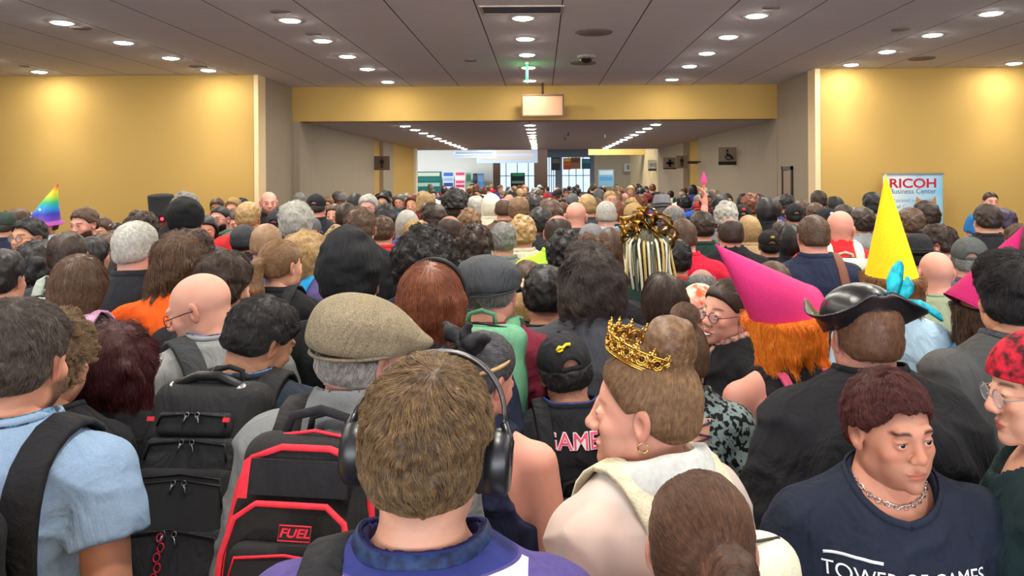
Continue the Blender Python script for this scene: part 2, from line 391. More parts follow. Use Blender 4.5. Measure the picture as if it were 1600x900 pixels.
# recessed downlights
RIM = mat((235, 228, 220), .4, 'metal'); GLOW = mat((255, 250, 236), .5, 'glow', emit=190)
rim_me = MB().lathe([(.095, 0), (.125, 0), (.125, -.006), (.095, -.008), (.095, 0)], 32).data()
dif_me = MB().lathe([(0, -.020), (.05, -.018), (.08, -.012), (.095, -.003), (.095, 0)], 32).data()
spot = bpy.data.lights.new('downlight_beam', 'SPOT'); spot.energy = SPOT_W; spot.spot_size = math.radians(84); spot.spot_blend = .9
spot.shadow_soft_size = .09; spot.color = (1, .93, .84)
def downlight(x, y, z, lab, grp):
    t = empty('downlight', (x, y, z)); tag(t, lab, 'ceiling light', grp)
    link('rim', rim_me, RIM, t); link('diffuser', dif_me, GLOW, t)
    o = bpy.data.objects.new('downlight_beam', spot); COL.objects.link(o); o.parent = t; o.location = (0, 0, -.02)
ROWN = {-7.38: 'outermost left', -4.87: 'second from the left', -2.53: 'left of the middle', -.17: 'middle', 2.17: 'right of the middle', 4.50: 'second from the right', 6.83: 'outermost right'}
ORD = {7.65: 'fourth from the gold wall', 8.8: 'third from the gold wall', 9.95: 'second from the gold wall', 11.1: 'closest to the gold wall', 12.6: 'in front of the gold beam', 6.5: 'fifth from the gold wall', 5.35: 'sixth from the gold wall', 4.2: 'seventh from the gold wall', 3.05: 'eighth from the gold wall', 1.9: 'ninth from the gold wall', .75: 'straight above the nearest people'}
for X in ROWN:
    for Y in ORD:
        if Y == 12.6 and abs(X) > 3: continue
        if abs(X) > 6 and Y in (4.2, 1.9): continue
        downlight(X, Y + .09 - .018 * X, CEIL, 'round recessed downlight, %s row, %s' % (ROWN[X], ORD[Y]), 'downlights in the main ceiling')
for X, n in ((-2.58, 'left'), (-.2, 'middle'), (2.2, 'right')):
    for k in range(11):
        downlight(X, 14.66 + 1.13 * k, CEIL2, 'round recessed downlight in the low corridor ceiling, %s row, %s behind the beam' % (n, ('first', 'second', 'third', 'fourth', 'fifth', 'sixth', 'seventh', 'eighth', 'ninth', 'tenth', 'last')[k]), 'downlights in the corridor ceiling')
# ceiling fittings
v = empty('air_vent', (-.17, 7.35, CEIL)); tag(v, 'long dark linear air vent in the ceiling above the middle downlights', 'air vent')
MB().box((-.4, -.17, -.012), (.4, -.15, 0)).box((-.4, .15, -.012), (.4, .17, 0)).box((-.4, -.15, -.012), (-.37, .15, 0)).box((.37, -.15, -.012), (.4, .15, 0)).build('frame', mat((190, 175, 165), .5, 'metal'), v, smooth=False)
sl = MB()
for k in range(12): sl.box((-.37, -.14 + k * .024, -.008), (.37, -.13 + k * .024, 0))
sl.build('slat', mat((80, 72, 74), .6, 'metal'), v, smooth=False)
MB().box((-.37, -.15, -.003), (.37, .15, -.001)).build('backing', mat((48, 42, 44), .9, 'paint'), v, smooth=False)
for (x, y, r, nm, lab) in ((126, 43, .1, 'ceiling_speaker', 'small round dark speaker grille right of the top left downlight'), (438, 18, .09, 'ceiling_speaker', 'flat round grille beyond the frame edge above the left-of-middle row'),
        (490, 53, .08, 'ceiling_speaker', 'flat round grille just behind a left-of-middle downlight'), (735, 94, .08, 'ceiling_speaker', 'small flat round grille near the beam, left of the middle row'),
        (928, 50, .2, 'ceiling_speaker', 'wide flat grey round plate in the ceiling right of the middle row'), (911, 98, .18, 'ceiling_speaker', 'wide flat grey round plate just beyond the dark dome'),
        (1408, 46, .1, 'ceiling_speaker', 'small flat round grille among the second from the right downlights'), (1440, 91, .17, 'ceiling_speaker', 'flat round plate in the ceiling near the right gold wall'),
        (38, 103, .06, 'ceiling_speaker', 'tiny round grille in the ceiling above the left gold wall'), (1205, 12, .08, 'ceiling_speaker', 'small round grille behind a right-of-middle downlight'), (310, 104, .12, 'ceiling_speaker', 'flat round plate beside the last second-from-left downlight')):
    p = px(x, y, 1); k = (CEIL - CAMZ) / (p.z - CAMZ)
    o = MB().lathe([(0, -.012), (r, -.012), (r * 1.05, 0)], 28).build(nm, mat((120, 106, 100), .7, 'metal'), None, Matrix.Translation((p.x * k, k, CEIL)))
    tag(o, lab, 'ceiling fitting')
p = px(916, 87, 1); k = (CEIL - CAMZ) / (p.z - CAMZ)
t = empty('security_camera', (p.x * k, k, CEIL)); tag(t, 'dark dome security camera on the ceiling right of the middle row', 'security camera')
MB().lathe([(.12, 0), (.12, -.03), (.1, -.035), (0, -.035)], 24).build('base', mat((150, 138, 130), .5, 'metal'), t)
MB().sphere((0, 0, -.035), (.085, .085, .07), 20, 12).build('dome', mat((30, 26, 28), .15, 'glass'), t)
for (x, y, d) in ((888, 205, 17), (883, 214, 19), (945, 209, 18)):
    p = px(x, y, d); t = empty('sprinkler', (p.x, d, CEIL2)); tag(t, {888: 'small dark sprinkler head under the corridor ceiling, nearer the beam', 883: 'small dark sprinkler head under the corridor ceiling, farther from the beam', 945: 'small silver sprinkler head under the corridor ceiling'}[x], 'sprinkler')
    MB().tube([(0, 0, 0), (0, 0, -.06)], .012).lathe([(0, -.06), (.04, -.06), (.04, -.066), (0, -.07)], 16).build('head', mat((40, 34, 34) if x < 900 else (220, 220, 220), .4, 'metal'), t)
# edge-lit exit sign seen edge-on, green
t = empty('exit_sign', (-.185, 10.8, CEIL)); tag(t, 'green lit exit sign hanging edge-on from the ceiling above the beam', 'exit sign')
MB().box((-.03, -.16, -.03), (.03, .16, 0)).build('housing', mat((200, 195, 190), .4, 'metal'), t, smooth=False)
g = MB().box((-.012, -.15, -.26), (.012, .15, -.03)).build('panel', mat((10, 230, 110), .3, 'glow', emit=2.2), t, smooth=False)
def text(s, size, m, parent=None, M=None, name='lettering', ext=.001, font_shear=0, align='CENTER', wt=0, sx=1):
    cu = bpy.data.curves.new(name, 'FONT'); cu.body = s; cu.size = size; cu.extrude = ext; cu.align_x = align; cu.align_y = 'CENTER'; cu.shear = font_shear; cu.offset = wt
    o0 = bpy.data.objects.new('t', cu); COL.objects.link(o0); bpy.context.view_layer.update()
    me = bpy.data.meshes.new_from_object(o0.evaluated_get(bpy.context.evaluated_depsgraph_get())); bpy.data.objects.remove(o0)
    if not me.vertices: return None
    if sx != 1:
        me.transform(Matrix.Diagonal((sx, 1, 1, 1)))
    me.materials.clear()
    return link(name, me, m, parent, M)
FACE = Matrix.Rotation(PI / 2, 4, 'X')                  # text lying in XZ and facing the camera (-Y)
for sdx in (-1, 1):
    text('EXIT', .16, mat((240, 255, 245), .4, 'glow', emit=1), t, Matrix.Translation((sdx * .014, 0, -.15)) @ Matrix.Rotation(sdx * PI / 2, 4, 'Z') @ FACE)
# sign hung in front of the beam
p = px(848, 165, 13.05); t = empty('hanging_sign', (p.x, 13.05, p.z)); tag(t, 'tan rectangular hanging sign in a dark frame before the gold beam', 'sign')
MB().box((-.36, -.03, -.19), (.36, .03, -.165)).box((-.36, -.03, .165), (.36, .03, .19)).box((-.36, -.03, -.165), (-.335, .03, .165)).box((.335, -.03, -.165), (.36, .03, .165)).build('frame', mat((96, 66, 46), .4, 'paint'), t, smooth=False)
MB().box((-.335, -.015, -.165), (.335, .015, .165)).build('panel', mat((188, 140, 104), .25, 'paint', spec=.5), t, smooth=False)
MB().tube([(0, 0, .19), (0, 0, CEIL - p.z)], .02).build('rod', mat((60, 44, 34), .5, 'metal'), t)
def sign_box(name, lab, x0, y0, x1, y1, d, c, th=.05):
    a = px(x0, y1, d); b = px(x1, y0, d); ce = (a + b) / 2; t = empty(name, tuple(ce)); tag(t, lab, 'sign')
    w, h = (b.x - a.x) / 2, (b.z - a.z) / 2
    MB().box((-w, -th / 2, -h), (w, th / 2, h)).build('panel', mat(c, .6, 'paint'), t, smooth=False)
    return t, w, h
def bracket(t, dx, x0):
    MB().box((min(x0, dx), -.01, -.02), (max(x0, dx), .01, .02)).build('bracket', mat((60, 48, 38), .5, 'metal'), t, smooth=False)
def figure(t, s, z, y, m, female=False, x=0):
    mb = MB().lathe([(0, 0), (.001, 0)], 4)
    mb = MB().tube([(x, y - .004, z + s * .42), (x, y, z + s * .42)], s * .085, 16)
    mb.box((x - s * .14, y - .004, z - s * .05), (x + s * .14, y, z + s * .3)).box((x - s * .12, y - .004, z - s * .48), (x - s * .02, y, z - s * .04)).box((x + s * .02, y - .004, z - s * .48), (x + s * .12, y, z - s * .04))
    mb.box((x - s * .2, y - .004, z - s * .02), (x - s * .15, y, z + s * .28)).box((x + s * .15, y - .004, z - s * .02), (x + s * .2, y, z + s * .28))
    mb.build('pictogram', m, t, smooth=False)
BLK = mat((22, 18, 16), .6, 'paint')
t, w, h = sign_box('restroom_sign', 'brown blade sign with a black standing figure on the left corridor wall', 585, 244, 609, 266, 19.4, (104, 84, 66)); figure(t, h * 1.5, 0, -.03, BLK); bracket(t, -w - .25, -w)
t, w, h = sign_box('first_aid_sign', 'brown blade sign with a black cross, right corridor wall', 1036, 246, 1057, 264, 21.0, (112, 92, 74))
MB().box((-w * .2, -.03, -h * .65), (w * .2, -.026, h * .65)).box((-w * .55, -.03, -h * .22), (w * .55, -.026, h * .22)).build('pictogram', BLK, t, smooth=False)
MB().box((-w, -.03, -h * 1.05), (w, -.026, -h * .85)).build('strip', BLK, t, smooth=False); bracket(t, 4.31 - t.location.x, w)
t, w, h = sign_box('restroom_sign', 'brown blade sign with a black figure beside the cross sign', 1056, 243, 1074, 263, 19.8, (112, 92, 74)); figure(t, h * 1.5, 0, -.03, BLK); bracket(t, 4.13 - t.location.x, w)
t, w, h = sign_box('accessible_sign', 'square brown sign with seated wheelchair figure above a black strip', 1122, 230, 1153, 258, 16.2, (128, 110, 90))
MB().torus((0, -.03, -h * .1), h * .3, .012, (0, 1, 0)).tube([(-w * .1, -.03, h * .62), (-w * .1, -.034, h * .62)], h * .14, 14).tube([(-w * .1, -.03, h * .4), (-w * .05, -.03, 0), (w * .3, -.03, 0), (w * .45, -.03, -h * .35)], .02).build('pictogram', BLK, t)
MB().box((-w, -.032, -h), (w, -.026, -h * .6)).build('strip', BLK, t, smooth=False); bracket(t, 4.13 - t.location.x, w)
t, w, h = sign_box('restroom_sign', 'white square sign with grey icons and a dark strip on the ribbed cream wall', 1012, 250, 1029, 267, 27.5, (235, 232, 222))
MB().box((-w * .9, -.032, -h), (w * .9, -.026, -h * .6)).build('strip', mat((70, 66, 64), .6, 'paint'), t, smooth=False)
MB().torus((w * .35, -.03, h * .1), h * .25, .012, (0, 1, 0)).torus((-w * .35, -.03, h * .1), h * .22, .012, (0, 1, 0)).build('pictogram', mat((110, 110, 110), .6, 'paint'), t)
t, w, h = sign_box('wall_sign', 'plain white square sign on the beige far wall', 975, 255, 988, 268, 43.5, (236, 240, 240))
MB().box((-w * .3, -.03, -h * .5), (w * .3, -.026, h * .5)).build('pictogram', mat((150, 160, 175), .6, 'paint'), t, smooth=False)
# posters and banners of the far hall
def poster(name, lab, cat, x0, y0, x1, y1, d, cs, horiz=True, tall=None):
    a = px(x0, y1 if tall is None else tall, d); b = px(x1, y0, d); n = len(cs)
    t = empty(name, ((a.x + b.x) / 2, d, 0 if tall else (a.z + b.z) / 2)); tag(t, lab, cat)
    z0 = a.z - t.location.z; z1 = b.z - t.location.z; w = (b.x - a.x) / 2
    MB().box((-w, 0, z0), (w, .03, z1)).build('sheet', mat(cs[0], .5, 'paint'), t, smooth=False)
    for i, c in enumerate(cs[1:]):
        u0, u1 = (i + .2) / n, (i + .9) / n
        if horiz: bx = ((-w * .85, -.006, z1 + (z0 - z1) * u1), (w * .85, 0, z1 + (z0 - z1) * u0))
        else: bx = ((-w + 2 * w * u0, -.006, z0 * .9 + z1 * .1), (-w + 2 * w * u1, 0, z1 * .9 + z0 * .1))
        MB().box(*bx).build('print', mat(c, .5, 'paint'), t, smooth=False)
    return t
poster('poster', 'wide teal poster with pale small figures at the corridor mouth', 'poster', 650, 268, 690, 300, 32.6, [(24, 96, 96), (190, 205, 190), (30, 110, 104), (150, 180, 170)])
poster('poster', 'white and blue poster right of the teal one', 'poster', 692, 268, 709, 300, 32.6, [(205, 220, 235), (70, 110, 190), (150, 180, 220), (40, 70, 150)])
poster('poster', 'pink and white striped poster', 'poster', 711, 268, 727, 300, 32.6, [(240, 225, 230), (214, 80, 120), (240, 230, 235), (210, 90, 130), (200, 60, 100)])
poster('poster', 'narrow green poster next to the pink striped one', 'poster', 728, 270, 736, 300, 32.6, [(120, 165, 140), (60, 120, 90)])
poster('poster', 'small dark poster beside a blue one', 'poster', 739, 271, 746, 295, 32.6, [(40, 48, 60), (70, 90, 120)])
poster('poster', 'small blue poster right of the dark one', 'poster', 747, 271, 756, 300, 32.6, [(90, 140, 200), (130, 180, 225)])
poster('hanging_banner', 'pale blue hanging banner with white lettering strip, nearest the corridor', 'banner', 707, 236, 775, 247, 30, [(196, 212, 232), (150, 165, 205), (205, 220, 235)])
poster('hanging_banner', 'pale blue hanging banner with an orange strip', 'banner', 745, 234, 840, 255, 31.5, [(188, 208, 235), (226, 205, 180), (205, 220, 240), (222, 205, 185)])
poster('hanging_banner', 'black hanging banner with small white print', 'banner', 862, 246, 875, 266, 36, [(52, 52, 60), (120, 120, 130)])
poster('hanging_banner', 'red and yellow hanging banner', 'banner', 880, 247, 892, 265, 36, [(206, 96, 50), (240, 200, 60), (225, 120, 60)])
poster('hanging_banner', 'brown hanging banner with round motif', 'banner', 892, 246, 907, 264, 36, [(176, 120, 76), (120, 80, 60)])
poster('hanging_banner', 'teal blue hanging banner', 'banner', 909, 248, 923, 264, 36.5, [(60, 120, 150), (100, 160, 190)])
poster('standing_sign', 'dark standing sign with a green header below the blue windows', 'sign', 798, 270, 820, 285, 38, [(30, 50, 52), (60, 190, 120), (40, 60, 66), (160, 190, 180)], tall=293)
poster('light_screen', 'pale blue sheet painted as a bright window before the beige wall', 'screen', 935, 265, 959, 292, 40, [(150, 205, 240), (230, 240, 250), (110, 180, 230)])  # stands in for a bright window, its brightness put into the sheet's colour
# RICOH roll-up banner
bx0, bx1 = px(1380, 300, 11.2).x, px(1473, 300, 11.2).x; bw = (bx1 - bx0) / 2; zt = px(1426, 273, 11.2).z
t = empty('rollup_banner', ((bx0 + bx1) / 2, 11.2, 0)); tag(t, 'tall pale blue roll-up banner with red RICOH heading against right gold wall', 'banner')
def grad_mat():
    m = bpy.data.materials.new('print'); m.use_nodes = True; N = m.node_tree.nodes; L = m.node_tree.links; b = N['Principled BSDF']
    tc = N.new('ShaderNodeTexCoord'); s = N.new('ShaderNodeSeparateXYZ'); L.new(tc.outputs['Object'], s.inputs[0])
    nz = N.new('ShaderNodeTexNoise'); nz.inputs['Scale'].default_value = 2.2; L.new(tc.outputs['Object'], nz.inputs['Vector'])
    a = N.new('ShaderNodeMath'); a.operation = 'ADD'; L.new(nz.outputs['Fac'], a.inputs[0]); L.new(s.outputs[0], a.inputs[1])
    r = N.new('ShaderNodeValToRGB'); L.new(a.outputs[0], r.inputs[0]); r.color_ramp.elements[0].position = .25; r.color_ramp.elements[1].position = .95
    r.color_ramp.elements[0].color = (*lin((226, 236, 238)), 1); r.color_ramp.elements[1].color = (*lin((120, 190, 228)), 1)
    L.new(r.outputs[0], b.inputs['Base Color']); b.inputs['Roughness'].default_value = .4
    return m
MB().box((-bw, 0, .08), (bw, .006, zt)).build('sheet', grad_mat(), t, smooth=False)
MB().box((-bw - .01, -.02, zt), (bw + .01, .02, zt + .025)).build('top_rail', mat((190, 190, 190), .3, 'metal', metal=.8), t, smooth=False)
MB().box((-bw - .02, -.1, 0), (bw + .02, .1, .08)).build('base', mat((150, 150, 150), .3, 'metal', metal=.8), t, smooth=False)
MB().tube([(0, .05, .08), (0, .03, zt)], .012).build('pole', mat((150, 150, 150), .3, 'metal', metal=.8), t)
text('RICOH', .185, mat((200, 26, 50), .5, 'print'), t, Matrix.Translation((-.0, -.003, px(1426, 287, 11.2).z - .0)) @ FACE, wt=.004, sx=1.22)
text('Business Center', .105, mat((90, 110, 130), .5, 'print'), t, Matrix.Translation((0, -.003, px(1426, 299, 11.2).z)) @ FACE, sx=.98)
text('Located just inside', .075, mat((130, 150, 165), .5, 'print'), t, Matrix.Translation((0, -.003, px(1426, 313, 11.2).z)) @ FACE)
text('Hall C', .075, mat((130, 150, 165), .5, 'print'), t, Matrix.Translation((-.2, -.003, px(1426, 323, 11.2).z)) @ FACE)
# ================================================================ PEOPLE
V3 = np.float32
def head_sdf(P, ears=True, jaw=1.0, fem=False, old=0, nose=1.0):
    c = ell(P, (0, -.012, .028), (.076, .097, .087))
    c = smin(c, ell(P, (0, .020, -.032), (.058, .066, .084)), .03)
    c = smin(c, ell(P, (0, .036, -.076), (.045 * jaw, .050, .036)), .026)
    c = smin(c, sph(P, (0, .080, -.097), .015), .022)
    X = np.abs(P[:, 0]); Q = np.stack([X, P[:, 1], P[:, 2]], 1)      # mirrored
    c = smin(c, sph(Q, (.046 * jaw, .0, -.066), .02), .03)
    if not fem: c = smin(c, cap(Q, (0, .087, .024), (.034, .081, .027), .010), .016)
    c = smin(c, ell(Q, (.041, .062, -.024), (.019, .018, .018)), .022)
    c = smin(c, ell(Q, (.034, .054, -.056), (.018, .020, .022)), .02)
    c = smin(c, cap(P, (0, .086, .018), (0, .084 + .019 * nose, -.020), .0075, .0108), .016)
    c = smin(c, sph(P, (0, .084 + .0215 * nose, -.0255), .0112), .010)
    c = smin(c, sph(Q, (.0125, .097, -.030), .0082), .008)
    c = smax(c, -sph(Q, (.0075, .106, -.0375), .0034), .003)
    c = smax(c, -sph(Q, (.032, .108, .006), .0175), .014)
    lid = sph(Q, (.0315, .0765, .003), .0148); c = smin(c, lid, .004)
    c = smax(c, -ell(Q, (.0315, .0945, .0028), (.0128, .013, .0049)), .0012)
    m = smin(ell(P, (0, .0870, -.0605), (.0235, .0105, .0052)), ell(P, (0, .0862, -.0700), (.0195, .0105, .0062)), .003)
    c = smin(c, m, .009)
    c = smax(c, -cap(Q, (0, .1025, -.0652), (.021, .095, -.0652), .0012), .002)
    if ears:
        ca, sa = math.cos(.42), math.sin(.42); q = Q - V3((.0785, -.012, -.004))
        e = np.stack([q[:, 0] * ca + q[:, 1] * sa, -q[:, 0] * sa + q[:, 1] * ca, q[:, 2] + q[:, 1] * .15], 1)
        er = ell(e, (.004, 0, .004), (.008, .019, .030)); er = smin(er, ell(e, (.002, .004, -.022), (.006, .010, .011)), .008)
        er = smax(er, -ell(e, (.012, .004, .003), (.008, .010, .016)), .004)
        c = smin(c, er, .005)
    return c
def head_mask(P, beard=0, shorn=0, brow=1.0, fem=False):
    """r lips, g hair, b flush for vertices in head space"""
    X = np.abs(P[:, 0]); y, z = P[:, 1], P[:, 2]; s = lambda v, a, b: np.clip((v - a) / (b - a), 0, 1)
    lips = s(-(((X) / .022) ** 2 + ((z + .0655) / .0098) ** 2), -1.15, -.75) * (y > .085) * (.75 if not fem else 1)
    arch = .026 + .004 * (1 - ((X - .03) / .02) ** 2)
    b = s(-np.abs(z - arch) , -.0062, -.0015) * s(-np.abs(X - .032), -.021, -.013) * (y > .05) * brow * .8
    g = b
    g = np.maximum(g, s(-(((X - .0315) / .0145) ** 2 + ((z - .0065) / .0035) ** 2), -1.2, -.6) * (y > .07) * .65)   # lash line
    if beard:
        bd = s(-z, .028 + .02 * s(y, .06, .09), .044 + .02 * s(y, .06, .09)) * s(y, -.012, .008)
        bd = np.maximum(bd * (1 - s(-(((X) / .02) ** 2 + ((z + .066) / .009) ** 2), -1.1, -.8)), 0)
        g = np.maximum(g, bd * beard)
    if shorn:
        q = -.6 * y + .8 * z + .000; g = np.maximum(g, s(q, -.008, .010) * shorn)
    fl = s(-(((X - .042) / .022) ** 2 + ((z + .022) / .02) ** 2 ), -1.5, 0) * (y > .03) * .3 + s(X, .078, .092) * .45 + s(y, .104, .118) * .35
    return np.stack([lips, g, fl, np.ones_like(g)], 1)
def rot(yaw=0, pitch=0, roll=0):
    """head turn in degrees: yaw to the person's left (+), pitch nod down (+), roll"""
    return (Matrix.Rotation(math.radians(yaw), 4, 'Z') @ Matrix.Rotation(math.radians(-pitch), 4, 'X') @ Matrix.Rotation(math.radians(roll), 4, 'Y'))
def head_matrix(yaw=0, pitch=0, roll=0, fwd=0.0, up=0.0):
    piv = Vector((0, -.02, -.075)); base = Vector((0, -.012 + fwd, 1.54 + up))
    return Matrix.Translation(base) @ rot(yaw, pitch, roll) @ Matrix.Translation(-piv)
def tf(P, M):
    A = np.array(M, dtype=np.float32); return P @ A[:3, :3].T + A[:3, 3]
REST = dict(L=[(-.185, -.01, 1.40), (-.235, -.05, 1.13), (-.20, .10, .93)], R=[(.185, -.01, 1.40), (.235, -.05, 1.13), (.20, .10, .93)])
PHONE = dict(L=[(-.185, -.01, 1.40), (-.225, -.02, 1.13), (-.10, .22, 1.14)], R=[(.185, -.01, 1.40), (.225, -.02, 1.13), (.10, .22, 1.14)])
def arm_j(p, sw, side):
    a = [V3(v) for v in p[side]]; k = sw / .185; return [v * V3((k, 1, 1)) for v in a]
def torso_sdf(P, sw=.185, g=1.0, bust=0, o=0.0):
    c = ell(P, (0, -.005, 1.29), (.165 * g + o, .115 * g + o, .20 + o))
    c = smin(c, ell(P, (0, .005, 1.08), (.148 * g + o, .112 * g + o, .20 + o)), .06)
    c = smin(c, ell(P, (0, -.01, .92), (.168 * g + o, .122 * g + o, .13 + o)), .06)
    Q = np.stack([np.abs(P[:, 0]), P[:, 1], P[:, 2]], 1)
    c = smin(c, cap(Q, (.02, -.015, 1.425), (sw - .015, -.012, 1.40), .062 + o, .052 + o), .05)
    c = smin(c, cap(Q, (.0, -.03, 1.50), (sw * .62, -.02, 1.43), .045 + o, .045 + o), .04)
    c = smin(c, cap(P, (0, -.062, 1.455), (0, -.075, 1.38), .050 + o, .06 + o), .05)
    c = smin(c, cap(Q, (.08, -.075, 1.36), (.07, -.06, 1.22), .045 * g + o), .05)
    if bust: c = smin(c, sph(Q, (.075, .085 * g, 1.25), .062 * bust + o), .05)
    return c
def finger_set(P, W_, D, N_, S, curl=.5, r=.0085):
    """hand at wrist W_, D pointing to the fingers, N_ out of the back of the hand, S towards the thumb"""
    W_, D, N_, S = [V3(v) for v in (W_, D, N_, S)]
    c = cap(P, W_, W_ + D * .03, .024, .024)
    pal = smin(cap(P, W_ + D * .03 + S * .018, W_ + D * .078 + S * .024, .018, .014), cap(P, W_ + D * .03 - S * .012, W_ + D * .074 - S * .022, .018, .013), .012)
    c = smin(c, pal, .012); ln = (.040, .046, .042, .032); c2 = None
    for i in range(4):
        a = W_ + D * (.078 - .004 * abs(i - 1)) + S * (.030 - .019 * i)
        u = D * math.cos(curl) - N_ * math.sin(curl); v = D * math.cos(curl * 2.2) - N_ * math.sin(curl * 2.2); w = D * math.cos(curl * 3) - N_ * math.sin(curl * 3)
        b = a + u * ln[i]; d = b + v * ln[i] * .62; e = d + w * ln[i] * .5
        f = smin(smin(cap(P, a, b, r, r * .94), cap(P, b, d, r * .94, r * .86), .003), cap(P, d, e, r * .86, r * .74), .003)
        c2 = f if c2 is None else np.minimum(c2, f)
    c = smin(c, c2, .004)
    a = W_ + D * .022 + S * .024; u = (D * .62 + S * .62 - N_ * .45); b = a + u * .042; d = b + (D * .85 + S * .2 - N_ * .45) * .032
    return smin(c, smin(cap(P, a, b, .0125, .0105), cap(P, b, d, .0105, .0085), .003), .008)
def hand_axes(el, wr, side):
    D = (wr - el); D = D / np.linalg.norm(D); s = 1 if side == 'R' else -1
    N_ = np.cross(D, V3((0, 1, .2))) ; N_ = V3((s, 0, 0)) - D * D[0] * s; N_ /= np.linalg.norm(N_)
    S = np.cross(N_, D) * 1.0; S = S / np.linalg.norm(S)
    if S[1] < 0 and abs(S[1]) > .3 or (abs(S[1]) <= .3 and S[2] < 0): S = -S
    return D, N_, S
def arms_sdf(P, pose, sw, g=1.0, o=0.0, upto=2.0, flare=0.0):
    """arms; upto 0..2 is how much of the arm: 1 the elbow, 2 the wrist"""
    c = None
    for side in 'LR':
        a, b, w = arm_j(pose, sw, side); r0, r1, r2 = .050 * g, .040 * g, .026
        if upto <= 1:
            e = a + (b - a) * upto; d = (b - a) / np.linalg.norm(b - a)
            k = cap(P, a, e + d * .05, r0 + o, r0 + (r1 - r0) * upto + o + flare); k = smax(k, (P - e) @ d, .006)
        else:
            t = upto - 1; e = b + (w - b) * t; d = (w - b) / np.linalg.norm(w - b)
            k = smin(cap(P, a, b, r0 + o, r1 + o), smax(cap(P, b, e + d * .04, r1 + o, r1 + (r2 - r1) * t + o + flare), (P - e) @ d, .006), .02)
        c = k if c is None else np.minimum(c, k)
    return c
def legs_sdf(P, g=1.0, o=0.0, bottom=.06):
    Q = np.stack([np.abs(P[:, 0]), P[:, 1], P[:, 2]], 1)
    c = smin(cap(Q, (.09, -.01, .88), (.10, .0, .48), .085 * g + o, .055 + o), cap(Q, (.10, .0, .48), (.105, -.03, .09), .055 + o, .038 + o), .03)
    return c
def foot_sdf(P, x):
    return smin(cap(P, (x, -.05, .045), (x, .13, .035), .042, .036), cap(P, (x, -.03, .09), (x, -.03, .05), .045, .045), .03)
_CACHE = {}
def cached(key, fn):
    if key not in _CACHE: _CACHE[key] = fn()
    return _CACHE[key]
def join_data(parts, masks=None, smooth=True):
    V = np.concatenate([p[0] for p in parts]); n = 0; Q = []
    for p in parts: Q.append(p[1] + n); n += len(p[0])
    me = mesh(V, np.concatenate(Q), smooth)
    if masks is not None:
        at = me.color_attributes.new('mask', 'FLOAT_COLOR', 'POINT'); at.data.foreach_set('color', np.concatenate(masks).astype(np.float32).ravel())
    return me
def body_mesh(hk, pose, sw, g, bust, head, res):
    """ONE continuous figure: head, neck, torso, arms, hands, legs"""
    M = head_matrix(*hk); Mi = M.inverted(); nb = M @ Vector((0, -.03, -.05))
    hd = dict(head); mk = {k: hd.pop(k) for k in ('beard', 'shorn', 'brow') if k in hd}; mk['fem'] = hd.get('fem', False)
    nr = .050 if mk['fem'] else .057; nr *= (g - 1) * .5 + 1
    def fh(P):
        c = head_sdf(tf(P, Mi), **hd)
        n = cap(P, (0, -.025, 1.44), tuple(nb), nr * 1.06, nr * .98)
        c = smin(c, n, .022)
        n2 = cap(P, (0, -.03, 1.46), (sw * .5, -.02, 1.43), .05, .045); n3 = cap(P, (0, -.03, 1.46), (-sw * .5, -.02, 1.43), .05, .045)
        return smin(c, np.minimum(n2, n3), .035)
    def fb(P):
        c = torso_sdf(P, sw, g, bust); c = smin(c, arms_sdf(P, pose, sw, g), .02)
        c = smin(c, cap(P, (0, -.025, 1.44), tuple(nb), nr * 1.06, nr * .98), .03)
        return smin(c, legs_sdf(P, g), .03)
    hc = M @ Vector((0, 0, 0)); R = .155
    V, Q = surfnet(fh, (hc.x - R, hc.y - R - .01, 1.445), (hc.x + R, hc.y + R, hc.z + .135), res)
    k = [head_mask(tf(V.astype(np.float32), Mi), **mk)]; parts = [(V, Q)]
    br = .011 if res < .0046 else .017 if res < .0068 else .024
    xs = max(abs(float(v[0])) for s in 'LR' for v in arm_j(pose, sw, s)) + .09
    ys = max(float(v[1]) for s in 'LR' for v in arm_j(pose, sw, s)); zt = max(float(v[2]) for s in 'LR' for v in arm_j(pose, sw, s))
    V2, Q2 = surfnet(fb, (-xs, -.24, .03), (xs, max(.24, ys + .06), max(1.53, zt + .06)), br)
    parts.append((V2, Q2)); z = np.zeros((len(V2), 4)); z[:, 3] = 1; k.append(z)
    for s in 'LR':
        a, b, w = arm_j(pose, sw, s); ax = hand_axes(b, w, s)
        hr = .0045 if res < .0042 else .008 if res < .0068 else .014
        V3_, Q3 = surfnet(lambda P: finger_set(P, w, *ax, curl=.45), tuple(w - .16), tuple(w + .16), hr)
        parts.append((V3_, Q3)); z = np.zeros((len(V3_), 4)); z[:, 3] = 1; z[:, 2] = .2; k.append(z)
    return join_data(parts, k)
